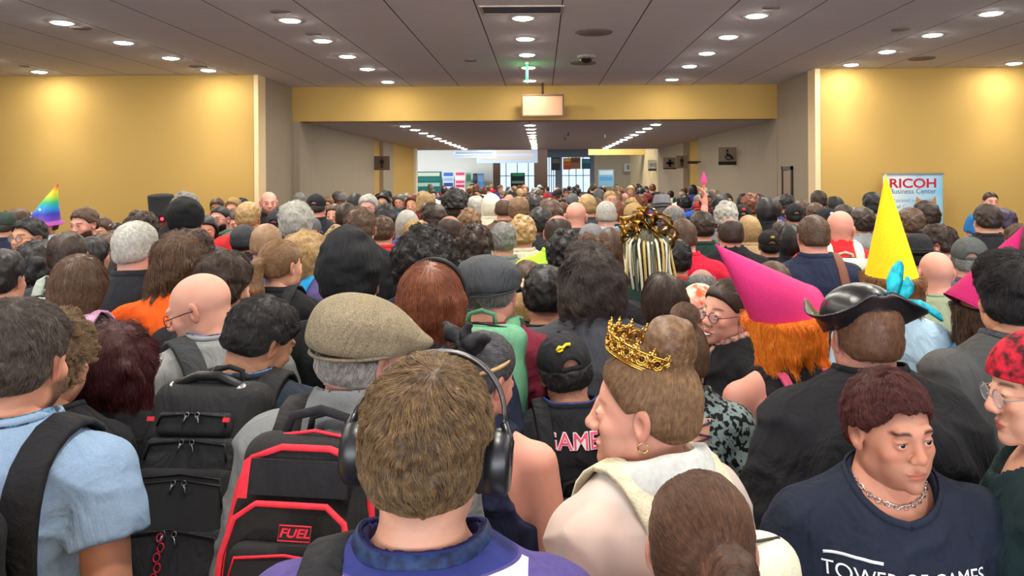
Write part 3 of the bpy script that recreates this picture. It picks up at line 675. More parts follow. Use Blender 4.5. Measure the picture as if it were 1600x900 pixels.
# ---------------------------------------------------------------- clothes
def shirt_sdf(kind, pose, sw, g, bust, o, neck=.075, lean=0.0, hood=False, sleeve=.55):
    def f(P):
        w = noise(P, (14, 14, 5), 3) * .006 + noise(P, (30, 30, 16), 5) * .0028 + (1 - np.abs(noise(P + .15 * P[:, [2, 0, 1]], (7, 7, 9), 9))) ** 4 * .010 + (1 - np.abs(noise(P, (11, 11, 6), 19))) ** 4 * .005
        up = {'tee': sleeve, 'tank': 0, 'long': 1.97, 'hoodie': 1.95, 'jacket': 1.95, 'cape': 1.9}[kind]
        oo = o + {'tee': 0, 'tank': -.002, 'long': .002, 'hoodie': .012, 'jacket': .014, 'cape': .02}[kind]
        c = torso_sdf(P, sw if kind != 'tank' else sw * .78, g, bust, oo)
        # cloth hangs straight from chest and shoulder blades
        c = smin(c, smax(ell(P, (0, -.01, 1.12), ((.172 * g + oo), (.125 * g + oo), .42)), -(P[:, 2] - .84), .01), .05)
        if up: c = smin(c, arms_sdf(P, pose, sw, g, oo + .006, up, .012 if kind == 'tee' else .004), .022)
        if kind == 'tank':
            Q = np.stack([np.abs(P[:, 0]), P[:, 1], P[:, 2]], 1)
            c = smax(c, -ell(Q, (sw + .012, 0, 1.40), (.085, .2, .15)), .01)
        if kind == 'cape':
            R = .24 + (1.42 - P[:, 2]) * .20; fold = 1 + .05 * np.sin(np.arctan2(P[:, 1], P[:, 0]) * 9 + P[:, 2] * 3)
            cp = (np.sqrt((P[:, 0] / 1.15) ** 2 + (P[:, 1] / .8) ** 2) - R * fold) * .7
            cp = smax(cp, P[:, 2] - 1.43, .10); cp = smax(cp, .72 - P[:, 2], .01); c = smin(c, cp, .04)
        c = smax(c, -(P[:, 2] - .82) if kind != 'cape' else .70 - P[:, 2], .008)
        if hood: c = smin(c, smin(cap(P, (-.07, -.10, 1.47), (.07, -.10, 1.47), .045), cap(P, (0, -.14, 1.44), (0, -.13, 1.37), .05, .03), .04), .03)
        if kind in ('hoodie', 'jacket'): c = smin(c, smax(cap(P, (0, -.03, 1.44), (0, -.015, 1.53), neck + .02, neck + .012), P[:, 2] - 1.535 + P[:, 1] * .6, .006), .02)
        hole = cap(P, (0, .0 + lean, 1.47), (0, -.02 + lean, 1.64), neck * .98, neck * 1.08)
        w = w * np.clip((1.50 - P[:, 2]) / .06, .1, 1); c = smax(c - w, -hole, .006)
        return c
    return f
def cloth_mesh(f, pose, sw, res, wide=0, zlo=.78):
    xs = max(abs(float(v[0])) for s in 'LR' for v in arm_j(pose, sw, s)) + .12 + wide
    ys = max(float(v[1]) for s in 'LR' for v in arm_j(pose, sw, s)); zt = max(float(v[2]) for s in 'LR' for v in arm_j(pose, sw, s))
    return sdfmesh(f, (-xs, -.32 - wide, zlo), (xs, max(.24, ys + .08) + wide, max(1.58, zt + .06)), res)
def lower_parts(root, pants, shoe, skirt=False):
    me = cached(('pants',), lambda: sdfmesh(lambda P: smax(smin(legs_sdf(P, 1.08, .012), ell(P, (0, -.01, .92), (.178, .132, .13)), .04), np.maximum(P[:, 2] - .98, .07 - P[:, 2]), .008), (-.25, -.2, .05), (.25, .2, 1.02), .03))
    link('trousers', me, pants, root)
    for x in (-.105, .105):
        me = cached(('shoe', x), lambda: sdfmesh(lambda P: smax(foot_sdf(P, x), -P[:, 2], .004), (x - .07, -.13, -.01), (x + .07, .2, .16), .022))
        link('shoe', me, shoe, root)
# ---------------------------------------------------------------- hair (head space, face towards +Y)
def hair_def(style, a=None):
    """returns (sdf, flow, options) of one hairdo"""
    a = a or {}
    t, top, ns, nf, L, wid, curl, cl = dict(
        short=(.011, .017, .005, 40, 0, 0, .0015, .03), crop=(.004, .008, .001, 60, 0, 0, .001, .014), neat=(.011, .020, .005, 25, 0, 0, .002, .05), balding=(.005, .006, .001, 60, 0, 0, .001, .018),
        bushy=(.017, .028, .010, 22, 0, 0, .004, .05), curly=(.024, .036, .012, 40, 0, 0, .009, .04), afro=(.060, .075, .014, 30, 0, 0, .012, .03), mop=(.030, .040, .012, 22, .08, .01, .008, .06),
        bob=(.016, .022, .003, 25, .17, .006, .002, .09), long=(.014, .020, .004, 22, .40, .006, .003, .13), wavy=(.020, .026, .012, 20, .42, .02, .012, .19), shag=(.026, .030, .014, 20, .10, .014, .010, .10),
        tail=(.006, .010, .002, 30, 0, 0, .002, .07), bun=(.006, .012, .002, 30, 0, 0, .002, .07), updo=(.008, .010, .004, 25, 0, 0, .003, .07))[style]
    L = a.get('L', L)
    def f(P):
        y, z = P[:, 1], P[:, 2]
        n_ = noise(P, nf, 1) * ns + (noise(P, nf * 2.3, 2) * ns * .5 if ns > .004 else 0)
        tilt = .75 if style in ('bushy', 'neat', 'mop', 'shag') else .6
        q = -tilt * y + .8 * z + (.002 if L else .004)
        if L or style in ('afro', 'curly'):
            c = ell(P, (0, -.015, .030), (.078 + t, .099 + t, .087 + top))
            c = smin(c, ell(P, (0, -.02, -.02), (.073 + t, .088 + t, .07)), .02) - n_
        else:
            c = smin(ell(P, (0, -.0145, .030), (.0775, .0985, .0885)), ell(P, (0, -.020, -.02), (.0735, .088, .07)), .02)
            ss = np.clip(np.minimum(q + .004, z + .055) / .045, .0, 1); ss = ss * (2 - ss)
            c = c - (.001 + (t + (top - t) * np.clip((z - .02) / .08, 0, 1)) * (ss * .9 + .1)) - n_ * (ss * .8 + .2)
        q = q - a.get('fh', .016) * np.clip((y - .02) / .04, 0, 1)
        if style == 'short': q = q + noise(P, 42, 6) * .007
        if style in ('bushy', 'neat'): q = q + .004 + noise(P, 30, 5) * .006
        c = smax(c, -q, .012)
        c = smax(c, -(z + (.048 if not L else .3)), .010)
        Q = np.stack([np.abs(P[:, 0]), y, z], 1)
        if not L: c = smax(c, -ell(Q, (.088, .004, -.014), (.03, .026, .036)), .012)
        if 'zm' in a: c = smax(c, z - a['zm'] - y * .12, .008)
        if style == 'balding': c = smax(c, -sph(P, (0, -.02 + a.get('hy', .02), .13), a.get('hole', .085)), .02)
        if L:
            yc = -.030 - .40 * np.clip(-.10 - z, 0, .09) - .05 * np.clip(-.2 - z, 0, 1); rx = .080 + wid + .03 * np.clip(-z, 0, .25) ; ry = .068 + wid * .5 - .08 * np.clip(-.12 - z, 0, .25)
            ang = np.arctan2(P[:, 0], -(y - yc)); lock = .05 * np.sin(ang * 11 + noise(P, 9, 4) * 2.5) + noise(P, (30, 30, 7), 6) * .05
            k = (np.sqrt((P[:, 0] / rx) ** 2 + ((y - yc) / ry) ** 2) - 1 + lock) * .06 - n_ * .6
            k = smax(k, z - .03, .02); k = smax(k, -(z + L + noise(P * V3((1, 1, 0)), 35, 8) * .02), .02)
            c = smin(c, k, .03)
            c = smax(c, -ell(P, (0, .115, -.055), (.078, .085, .12)), .012)
        if style == 'tail':
            for p0, p1, r0, r1 in (((0, -.10, .035), (.0, -.145, .01), .020, .026), ((0, -.145, .01), (.01, -.15, -.10), .028, .034), ((.01, -.15, -.10), (-.01, -.14, -.24), .034, .018)):
                c = smin(c, cap(P, p0, p1, r0, r1) - n_, .015)
        if style in ('bun', 'updo'):
            bc = a.get('bun', (0, -.105, .045)); br = a.get('br', .042)
            c = smin(c, ell(P, bc, (br * 1.1, br * .9, br)) - noise(P, 28, 3) * .007, .012)
        return c
    Wp = V3((.012, -.055, .125))
    def flow(P):
        d = P - Wp; d /= np.linalg.norm(d, axis=1, keepdims=True) + 1e-6
        w = np.clip((.07 - P[:, 2]) / .08, 0, 1)[:, None]
        v = d * (1 - w) + V3((0, -.05, -1)) * w
        if style in ('tail', 'bun', 'updo'):
            bc = V3(a.get('bun', (0, -.105, .035 if style == 'tail' else .045))); k = bc - P; kl = np.linalg.norm(k, axis=1, keepdims=True); near = np.clip((.055 - kl) / .02, 0, 1) * (0 if style == 'tail' else 1)
            sw_ = np.cross(k, V3((.3, -1, .4))); v = k / (kl + 1e-6) * (1 - near) + sw_ / (np.linalg.norm(sw_, axis=1, keepdims=True) + 1e-6) * near
            if style == 'tail': dn = ((P[:, 1] < -.125) | (P[:, 2] < -.075))[:, None]; v = np.where(dn, V3((0, 0, -1)), v)
        if style in ('curly', 'afro'): v = v * .4 + d * .6 + np.stack([noise(P, 40, i) for i in (1, 2, 3)], 1) * 1.2
        if style in ('bushy', 'mop', 'shag', 'short', 'neat'): v = v + np.stack([noise(P, 18, i) for i in (1, 2, 3)], 1) * .55
        return v
    return f, flow, dict(curl=curl, len=cl, L=L, top=top, t=t)
def hair_mesh(style, a, res):
    f, fl, o = hair_def(style, dict(a)); L = max(o['L'], .08 if style != 'tail' else .27); e = .06 + o['t'] + (.03 if style in ('updo', 'bun') else 0)
    return sdfmesh(f, (-.09 - e, -.11 - e - .03, -L - .05), (.09 + e, .10 + e * .6, .15 + e), res)
def hair_strands(style, a, n, seed=1, r=.00035, seg=7):
    """strands laid over and along the surface of the hairdo"""
    f, flow, o = hair_def(style, dict(a)); rs = np.random.RandomState(seed)
    V, Q = surfnet(*(lambda L, e: (f, (-.09 - e, -.14 - e, -L - .05), (.09 + e, .10 + e * .6, .15 + e), .007))(max(o['L'], .08 if style != 'tail' else .27), .09 + o['t']))
    A, B, C, D = (V[Q[:, i]] for i in range(4)); ar = np.linalg.norm(np.cross(C - A, D - B), axis=1); pi = rs.choice(len(Q), n, p=ar / ar.sum())
    u = rs.rand(n, 1); v = rs.rand(n, 1); P = ((A[pi] * (1 - u) + B[pi] * u) * (1 - v) + (D[pi] * (1 - u) + C[pi] * u) * v).astype(np.float32)
    ln = o['len'] * (.55 + .7 * rs.rand(n, 1)).astype(np.float32); st = ln / (seg - 1); dep = (rs.rand(n) * .0035 - .0008 + (.004 if style in ('bushy', 'shag', 'curly', 'afro') else 0) * rs.rand(n)).astype(np.float32)
    N0 = grad(f, P); pts = [P + N0 * 0]; ok = np.ones(n, bool)
    p = P.copy()
    for k in range(seg):
        g = grad(f, p); h = f(p); p = p - g * (h - (dep * (.2 + .8 * min(1, k / 3))))[:, None]
        if k == 0: pts = [p.copy()]; prev = None; continue
        v_ = flow(p); v_ = v_ - g * (v_ * g).sum(1, keepdims=True) * .9; v_ /= np.linalg.norm(v_, axis=1, keepdims=True) + 1e-6
        p = p + v_ * st; pts.append(p.copy())
    T = np.stack(pts, 1)
    K = max(8, n // 14); cc = rs.choice(n, K, replace=False); near = np.empty(n, int)
    for i0 in range(0, n, 2000): near[i0:i0 + 2000] = ((P[i0:i0 + 2000, None] - P[None, cc]) ** 2).sum(2).argmin(1)
    gth = (np.linspace(0, 1, seg) ** 1.3 * .62).astype(np.float32)[None, :, None]; ce = T[cc][near]; T = T + (ce - T) * gth
    if style in ('short', 'bushy', 'neat', 'crop', 'mop', 'shag', 'curly'):
        lf = dict(short=.006, crop=.0015, neat=.004, bushy=.008, mop=.008, shag=.008, curly=.008)[style]; rnd = (rs.rand(K) * 1.2 - .25)[near][:, None, None]
        T = T + N0[:, None] * (np.linspace(0, 1, seg) ** 1.5)[None, :, None] * lf * rnd * (np.clip((P[:, 2:3] + .02) / .08, .1, 1))[:, None]
    if o['curl'] > .0012:
        ph = rs.rand(n, 1) * 6.28; s = np.arange(T.shape[1])[None] * (1.1 + .8 * rs.rand(n, 1)); am = o['curl'] * (.4 + .9 * rs.rand(n, 1)) * np.linspace(.1, 1, T.shape[1])[None]
        side = np.cross(N0, flow(P)); side /= np.linalg.norm(side, axis=1, keepdims=True) + 1e-6
        T = T + (np.sin(ph + s) * am)[..., None] * side[:, None] + (np.cos(ph + s) * am * .6)[..., None] * N0[:, None]
    return curves_data(T, r)
def curves_data(T, r):
    n, m, _ = T.shape; cu = bpy.data.hair_curves.new('strands'); cu.add_curves([m] * n)
    cu.attributes['position'].data.foreach_set('vector', T.astype(np.float32).ravel())
    ra = cu.attributes.get('radius') or cu.attributes.new('radius', 'FLOAT', 'POINT')
    prof = np.clip(1.1 - np.linspace(0, 1, m) ** 3, .15, 1).astype(np.float32) * r
    ra.data.foreach_set('value', np.tile(prof, n)); return cu
# ---------------------------------------------------------------- hats and things worn on the head
def lathe_prof(prof, n=40): return MB().lathe(prof, n)
HATRES = [1.0]
def hat_cap(h, m, m2=None, back=True):
    def crown(P):
        c = ell(P, (0, -.012, .040), (.090, .112, .094)); c = smax(c, -(P[:, 2] - .022 - P[:, 1] * .12), .006)
        s = np.abs(np.sin(np.arctan2(P[:, 0], P[:, 1] + .012) * 3)); c = c + .0018 * np.exp(-(s / .06) ** 2)
        return smax(c, -ell(P, (0, -.125, .020), (.032, .05, .034)), .006) if back else c
    o = link('cap', cached(('cap', back, HATRES[0]), lambda: sdfmesh(crown, (-.11, -.14, .0), (.11, .12, .15), .0042 * HATRES[0])), m, h)
    b = MB(); v = []; n = 14
    for i in range(n + 1):
        for j in range(5):
            a = -1 + 2 * i / n; x = a * .072; y0 = .012 + .085 * math.sqrt(max(0, 1 - (a * .85) ** 2)); t = j / 4; y = y0 + t * (.075 * math.sqrt(max(0, 1 - a * a * .92))); z = .035 - .012 * t - .022 * a * a
            v += [(x, y, z), (x, y, z - .004)]
    f = []
    for i in range(n):
        for j in range(4):
            a0 = (i * 5 + j) * 2; a1 = a0 + 10; f += [(a0, a0 + 2, a1 + 2, a1), (a0 + 1, a1 + 1, a1 + 3, a0 + 3)]
    for i in range(n): k = (i * 5 + 4) * 2; f.append((k, k + 1, k + 11, k + 10))
    b.add(v, f); b.build('brim', m2 or m, o)
    MB().sphere((0, -.012, .136), (.008, .008, .004), 12, 6).build('button', m2 or m, o)
    if back: MB().ribbon([(.036 * math.cos(a), -.118 + .0 * abs(math.sin(a)), .024) for a in (3.14, 2.4, 1.57, .7, 0)], [(0, -1, 0)] * 5, .014, .003).build('strap', m2 or m, o)
    return o
def hat_beanie(h, m, slouch=0.0):
    def f(P):
        c = ell(P, (0, -.018 - slouch * .3, .045 + slouch * .2), (.092 + slouch * .15, .114 + slouch * .4, .098 + slouch * .4))
        a = np.arctan2(P[:, 0], P[:, 1] + .02); c = c + .0014 * np.sin(a * 46) + noise(P, (14, 14, 30), 4) * (.003 + slouch * .06)
        q = P[:, 2] - .0 - P[:, 1] * .25; c = smax(c, -q, .006)
        band = smax(ell(P, (0, -.016, .03), (.094, .114, .11)) + .0012 * np.sin(a * 46), np.abs(q - .024) - .026, .008)
        return smin(c, band, .004)
    return link('beanie', cached(('beanie', slouch, HATRES[0]), lambda: sdfmesh(f, (-.13, -.25, -.04), (.13, .13, .23), .004 * HATRES[0])), m, h)
def hat_flat(h, m, m2=None):
    """flat cap: full soft top pulled forward over a short stiff peak"""
    def f(P):
        c = ell(P, (0, -.038, .052), (.100, .112, .070)); c = smin(c, ell(P, (0, .050, .036), (.082, .098, .026)), .06)
        c = smin(c, ell(P, (0, -.04, .016), (.094, .108, .045)), .03)
        ph = np.arctan2(P[:, 0], P[:, 1] + .02)
        s = np.abs(np.sin(ph * 4)); c = c + .0020 * np.exp(-(s / .045) ** 2) - noise(P, 16, 2) * .0035 - noise(P, (10, 26, 16), 3) * .002
        return smax(c, -(P[:, 2] - .004 - P[:, 1] * .10), .010)
    o = link('flat_cap', cached(('flat',), lambda: sdfmesh(f, (-.13, -.17, -.04), (.13, .18, .15), .0036)), m, h)
    def pk(P):
        c = ell(P, (0, .092, .02), (.078, .086, .052)); q = P[:, 2] - (.022 - (P[:, 1] - .1) * .35 - P[:, 0] ** 2 * 3)
        return smax(c, np.abs(q) - .0045, .003)
    link('peak', cached(('peak',), lambda: sdfmesh(pk, (-.1, .0, -.04), (.1, .19, .08), .003)), m2 or m, o)
    MB().tube([(.095 * math.sin(a), -.02 + .115 * math.cos(a), .010 + .2 * (-.02 + .115 * math.cos(a))) for a in np.linspace(.9, 2 * PI - .9, 40)], .004, 6).build('piping', m2 or m, o)
    return o
def hat_cone(h, m, ht=.42, r=.115, lean=(0, 0), brim=.0, curve=0, name='cone_hat', z0=.02, tilt=(0, 0)):
    prof = [(r * 1.0 + brim, -.008), (r * 1.01 + brim, -.004)] + ([(r, .004)] if brim else [])
    for i in range(1, 30): t = i / 29; prof.append((max(.0015, r * (1 - t) ** (1.0 + curve * .35)), ht * t))
    mb = MB().lathe(prof, 48, None, lean=lambda z: (lean[0] * max(0, z) * (1 + curve * max(0, z)), lean[1] * max(0, z) * (1 + curve * max(0, z)), 0))
    T = Matrix.Translation((0, -.012, z0 + .05)) @ Matrix.Rotation(math.radians(tilt[1]), 4, 'Y') @ Matrix.Rotation(math.radians(tilt[0]), 4, 'X') @ Matrix.Translation((0, 0, -.05))
    o = mb.build(name, m, h, T)
    T2 = MB().tube([(r * math.cos(a) * 1.01, r * math.sin(a) * 1.01, -.005) for a in np.linspace(0, 2 * PI, 40)[:-1]], .0035, 6, True).build('hem', m, o)
    return o
def hat_round(h, m, kind='bowler', band=None):
    if kind == 'bowler':
        p = [(.0, .145), (.04, .142), (.07, .126), (.088, .09), (.093, .05), (.095, .028), (.115, .024), (.132, .032), (.134, .036), (.136, .03), (.118, .018), (.094, .018)]
    else:
        p = [(.0, .118), (.03, .120), (.062, .134), (.074, .130), (.082, .10), (.09, .05), (.094, .028), (.12, .020), (.145, .026), (.147, .022), (.12, .014), (.094, .016)]
    M = Matrix.Translation((0, -.012, 0)) @ Matrix.Diagonal((.95, 1.16, 1, 1))
    o = MB().lathe(p, 44, M).build('bowler_hat' if kind == 'bowler' else 'fedora', m, h)
    MB().lathe([(.0945, .03), (.0965, .03), (.094, .054), (.092, .054)], 44, M).build('hat_band', band or m, o)
    return o
def glasses(h, m, sx=1.0, round_=True):
    mb = MB()
    for s in (-1, 1):
        mb.torus((s * .032, .098, .000), .0195 if round_ else .019, .0014, (0, 1, 0), 28, 6, 1.15)
        mb.tube([(s * .054, .096, .004), (s * .068, .085, .005), (s * .079, .02, .006), (s * .083, -.01, .004), (s * .082, -.025, -.008)], .0016, 6)
    mb.tube([(-.011, .101, .002), (0, .104, .005), (.011, .101, .002)], .0015, 6)
    o = mb.build('glasses', m, h)
    gm = mat((225, 230, 235), .02, 'glass', alpha=.10, spec=.8)
    for s in (-1, 1): MB().tube([(s * .032, .0977, 0), (s * .032, .0983, 0)], .0205, 20).build('lens', gm, o)
    return o
def eyes(h, iris=(70, 50, 36)):
    """eyeballs set in the sockets; white, iris and pupil by their own position"""
    key = ('eye', iris)
    if key not in _M:
        m = bpy.data.materials.new('eye'); m.use_nodes = True; _M[key] = m; N = m.node_tree.nodes; Lk = m.node_tree.links; b = N['Principled BSDF']; b.inputs['Roughness'].default_value = .12
        tc = N.new('ShaderNodeTexCoord'); s = N.new('ShaderNodeSeparateXYZ'); Lk.new(tc.outputs['Object'], s.inputs[0])
        r = N.new('ShaderNodeValToRGB'); r.color_ramp.interpolation = 'CONSTANT'; mp = N.new('ShaderNodeMapRange'); mp.inputs[1].default_value = .0; mp.inputs[2].default_value = .0125
        Lk.new(s.outputs[1], mp.inputs[0]); Lk.new(mp.outputs[0], r.inputs[0]); e = r.color_ramp.elements; e[0].color = (*lin((196, 184, 178)), 1)
        e[1].position = .86; e[1].color = (*lin(iris), 1); k = e.new(.965); k.color = (.004, .004, .004, 1); Lk.new(r.outputs[0], b.inputs['Base Color'])
    me = cached(('eyeball',), lambda: MB().sphere((0, 0, 0), .0125, 24, 16).data())
    for s in (-1, 1): link('eye', me, _M[key], h, Matrix.Translation((s * .0315, .0766, .003)) @ Matrix.Rotation(math.radians(8), 4, 'X'))
# ---------------------------------------------------------------- the person
SKIN = dict(pale=(216, 176, 154), fair=(210, 164, 138), tan=(196, 148, 122), olive=(196, 152, 120), brown=(142, 96, 72), dark=(90, 61, 47), pink=(214, 161, 143))
CL = dict(black=(28, 28, 32), navy=(34, 42, 62), char=(64, 66, 72), grey=(122, 126, 130), lgrey=(176, 178, 178), white=(228, 228, 222), dgreen=(28, 52, 48), red=(214, 30, 62), maroon=(110, 24, 44), orange=(244, 98, 24),
          blue=(40, 90, 190), sky=(120, 160, 205), green=(60, 110, 80), brown=(100, 74, 56), tan=(190, 160, 120), purple=(70, 60, 130), lime=(170, 235, 60), cream=(228, 222, 196), teal=(36, 96, 108))
HC = dict(black=((20, 17, 18), (48, 42, 42)), dbrown=((38, 26, 20), (84, 60, 46)), brown=((64, 44, 32), (120, 88, 64)), lbrown=((100, 72, 48), (160, 122, 84)), blond=((150, 118, 76), (216, 184, 130)), grey=((92, 90, 88), (176, 174, 168)),
          silver=((150, 146, 138), (220, 216, 206)), auburn=((88, 44, 26), (150, 84, 50)), wine=((44, 14, 16), (98, 36, 36)), salt=((70, 62, 56), (150, 144, 138)), purple=((44, 28, 52), (80, 56, 96)))
def person(label, x, ytop, d, turn=0, look=(0, 0, 0), skin='fair', hair=('short', 'brown'), top=('tee', 'black'), hat=None, fem=False, g=1.05, res=.0055, sres=.012, pose=None, beard=0, eye=False, specs=None, group='crowd in the hall',
           strands=0, sr=.0005, o=.014, neck=.078, ha=None, brow=1.0, sleeve=.55, lean=0.0, pants='char', head=None, sw=None, lift=0.0, hood=None, topmat=None, wide=0, near=False, shorn=None, hname=None, hatd=.0, scale=None, wx=None, yb=None, iris=(70, 50, 36), collar=None):
    pose = pose or REST; sw = sw or (.160 if fem else .185); g = g * (.94 if fem else 1); bust = .9 if fem else 0
    P0 = px(x, ytop, d)
    lk = tuple(look) + ((0,) if len(look) == 3 else ())
    M = head_matrix(*lk)
    tp = {'short': .017, 'bushy': .034, 'neat': .022, 'afro': .075, 'curly': .036, 'shag': .03, 'mop': .04}.get(hair[0], .012) if hair else 0.0
    topz = (M @ Vector((0, -.02, .113 + tp + hatd))).z
    s = scale or P0.z / topz
    ry = math.radians(turn); Rz = Matrix.Rotation(ry, 3, 'Z')
    off = Rz @ ((M @ Vector((0, 0, 0))).xy.to_3d() * s)
    loc = (P0.x - off.x, d - off.y, P0.z - topz * s)
    if abs(loc[2]) > 1e-6 and not scale: loc = (loc[0], loc[1], 0)
    if scale: loc = (loc[0], loc[1], 0)
    root = empty('person', loc, ry, s); tag(root, label, 'person', group)
    hd = dict(fem=fem); hd.update(head or {}); hd.update(brow=brow, beard=beard, shorn=shorn if shorn is not None else (.15 if hair is None else .55 if hair[0] in ('short', 'crop', 'neat', 'balding', 'bushy') and not fem else .25))
    if fem: hd.setdefault('jaw', .9); hd.setdefault('nose', .85)
    pk = tuple(tuple(map(tuple, pose[k])) for k in 'LR')
    bk = ('body', lk, pk, sw, g, bust, tuple(sorted(hd.items())), res)
    me = cached(bk, lambda: body_mesh(lk, pose, sw, g, bust, hd, res))
    hcol = HC[hair[1]] if hair and isinstance(hair[1], str) else (hair[1] if hair else ((90, 70, 56), (120, 100, 80)))
    if hname: hcol = hname
    link('body', me, skin_mat(SKIN[skin] if isinstance(skin, str) else skin, hcol[0] if isinstance(hcol[0], tuple) else (60, 42, 32), near=near), root)
    H = M
    holder = dict(root=root, H=M, s=s, loc=Vector(loc), pose=pose, sw=sw, g=g, bust=bust)
    class HB:      # things on the head are children of the person, placed by the head's own matrix
        pass
    if hair and hat and 'zm' not in (ha or {}): ha = dict(ha or {}, zm={'cap': .030, 'beanie': .012, 'flat': .018, 'cone': .05}.get(hat[0], .03))
    if hair:
        a = tuple(sorted((ha or {}).items())); hr_ = .0036 if res < .0036 else .0055 if res < .0056 else .0075 if res < .008 else .011; hm = cached(('hair', hair[0], a, hr_), lambda: hair_mesh(hair[0], a, hr_))
        ho = link('hair', hm, hair_mat(*hcol), root, H)
        if strands:
            sd = cached(('strand', hair[0], a, strands, sr), lambda: hair_strands(hair[0], a, strands, 3, sr))
            link('hair_strands', sd, hair_mat(*hcol), ho)
        holder['hair'] = ho
    if eye: 
        n0 = len(root.children); eyes(root, iris)
        for c in root.children:
            if c.name.startswith('eye') and not c.get('_e'): c.matrix_basis = H @ c.matrix_basis; c['_e'] = 1
        for c in root.children:
            if '_e' in c: del c['_e']
    if specs:
        gobj = glasses(root, mat(specs, .3, 'metal')); gobj.matrix_basis = H
    if hat:
        HATRES[0] = 1.0 if res < .005 else 1.6 if res < .008 else 2.4
        k, m = hat[0], hat[1]; m = mat(m, .9, 'cloth', scale=200, bump=.25) if isinstance(m, tuple) and isinstance(m[0], (int, float)) else m
        if k == 'cap': ob = hat_cap(root, m, mat(hat[2], .9, 'cloth') if len(hat) > 2 and hat[2] else None)
        elif k == 'beanie': ob = hat_beanie(root, m, hat[2] if len(hat) > 2 else 0.0)
        elif k == 'flat': ob = hat_flat(root, m, None)
        elif k in ('bowler', 'fedora'): ob = hat_round(root, m, k, mat(hat[2], .8, 'cloth') if len(hat) > 2 else None)
        elif k == 'cone': ob = hat_cone(root, m, **hat[2])
        elif callable(k): ob = k(root, m)
        ob.matrix_basis = H @ ob.matrix_basis; holder['hat'] = ob
    kind, tc = top[0], top[1]; tcol = CL[tc] if isinstance(tc, str) else tc
    hood = (kind == 'hoodie') if hood is None else hood
    sk = shirt_sdf(kind, pose, sw, g, bust, o, neck, lean, hood, sleeve); holder['shirt_f'] = sk
    sm = cached(('shirt', kind, pk, sw, g, bust, o, neck, hood, sres, wide, sleeve, lean), lambda: cloth_mesh(sk, pose, sw, sres, wide + (.16 if kind == 'cape' else 0), .78 if kind != 'cape' else .68))
    band = kind in ('tee', 'long', 'cape') and res < .0075
    nm = {'tee': 'shirt', 'tank': 'tank_top', 'long': 'shirt', 'hoodie': 'hoodie', 'jacket': 'jacket', 'cape': 'cape'}[kind]
    holder['shirt'] = link(nm, sm, topmat or mat(tcol, .92, 'cloth', scale=400, bump=.15), root)
    if band:
        pts, ns = neck_ring(holder, neck * 1.13, .004, y0=-.012 + lean); MB().ribbon(pts, ns, .017 if res < .0046 else .030, .007).build('collar_band', topmat or mat(tcol, .92, 'cloth', scale=400, bump=.15), root)
    lower_parts(root, mat(CL[pants], .9, 'cloth'), mat((40, 38, 38), .7, 'cloth'))
    return holder
def march(f, a, b, n=60):
    """first point on the way from a to b that touches f"""
    a = Vector(a); b = Vector(b); T = np.linspace(0, 1, n, dtype=np.float32)[:, None]; P = np.float32(tuple(a)) * (1 - T) + np.float32(tuple(b)) * T
    v = f(P); i = int(np.argmax(v < 0)) if (v < 0).any() else n - 1
    if i > 0: t0 = v[i - 1] / (v[i - 1] - v[i] + 1e-9); p = P[i - 1] + (P[i] - P[i - 1]) * float(np.clip(t0, 0, 1))
    else: p = P[0]
    return Vector(map(float, p))
def strap_path(f, x0, x1=None, zb=1.12, zf=1.15, n=22, lift=.009, yc=-.0):
    x1 = x0 if x1 is None else x1; pts = []; ns = []
    for i in range(n):
        a = math.radians(-115 + 230 * i / (n - 1)); t = i / (n - 1); x = x0 * (1 - t) + x1 * t
        c = Vector((x * .85, yc, 1.30)); d = Vector((0, math.sin(a), math.cos(a)))
        p = march(f, Vector((x, yc, 1.30)) + d * .42, c, 120)
        g_ = grad(f, np.float32([tuple(p)]), .006)[0]; g_ = Vector(map(float, g_)); pts.append(p + g_ * lift); ns.append(g_)
    # smooth
    for _ in range(3): pts = [pts[0]] + [(pts[i - 1] + pts[i] * 2 + pts[i + 1]) / 4 for i in range(1, len(pts) - 1)] + [pts[-1]]
    fv = f(np.float32([tuple(p) for p in pts])); pts = [p + n_ * (lift - float(v)) for p, n_, v in zip(pts, ns, fv)]
    ns = [Vector((n_.x * .35, n_.y, n_.z)) for n_ in ns]
    return pts, ns
def straps(pk, h, m, x0=.085, x1=None, w=.055, names='strap', both=True, x_back=None, th=.012):
    for s in ((-1, 1) if both is True else (both,)):
        p, n = strap_path(h['shirt_f'], s * (x_back or x0), s * (x1 or x0)); MB().ribbon(p, n, w, th).build(names, m, pk)
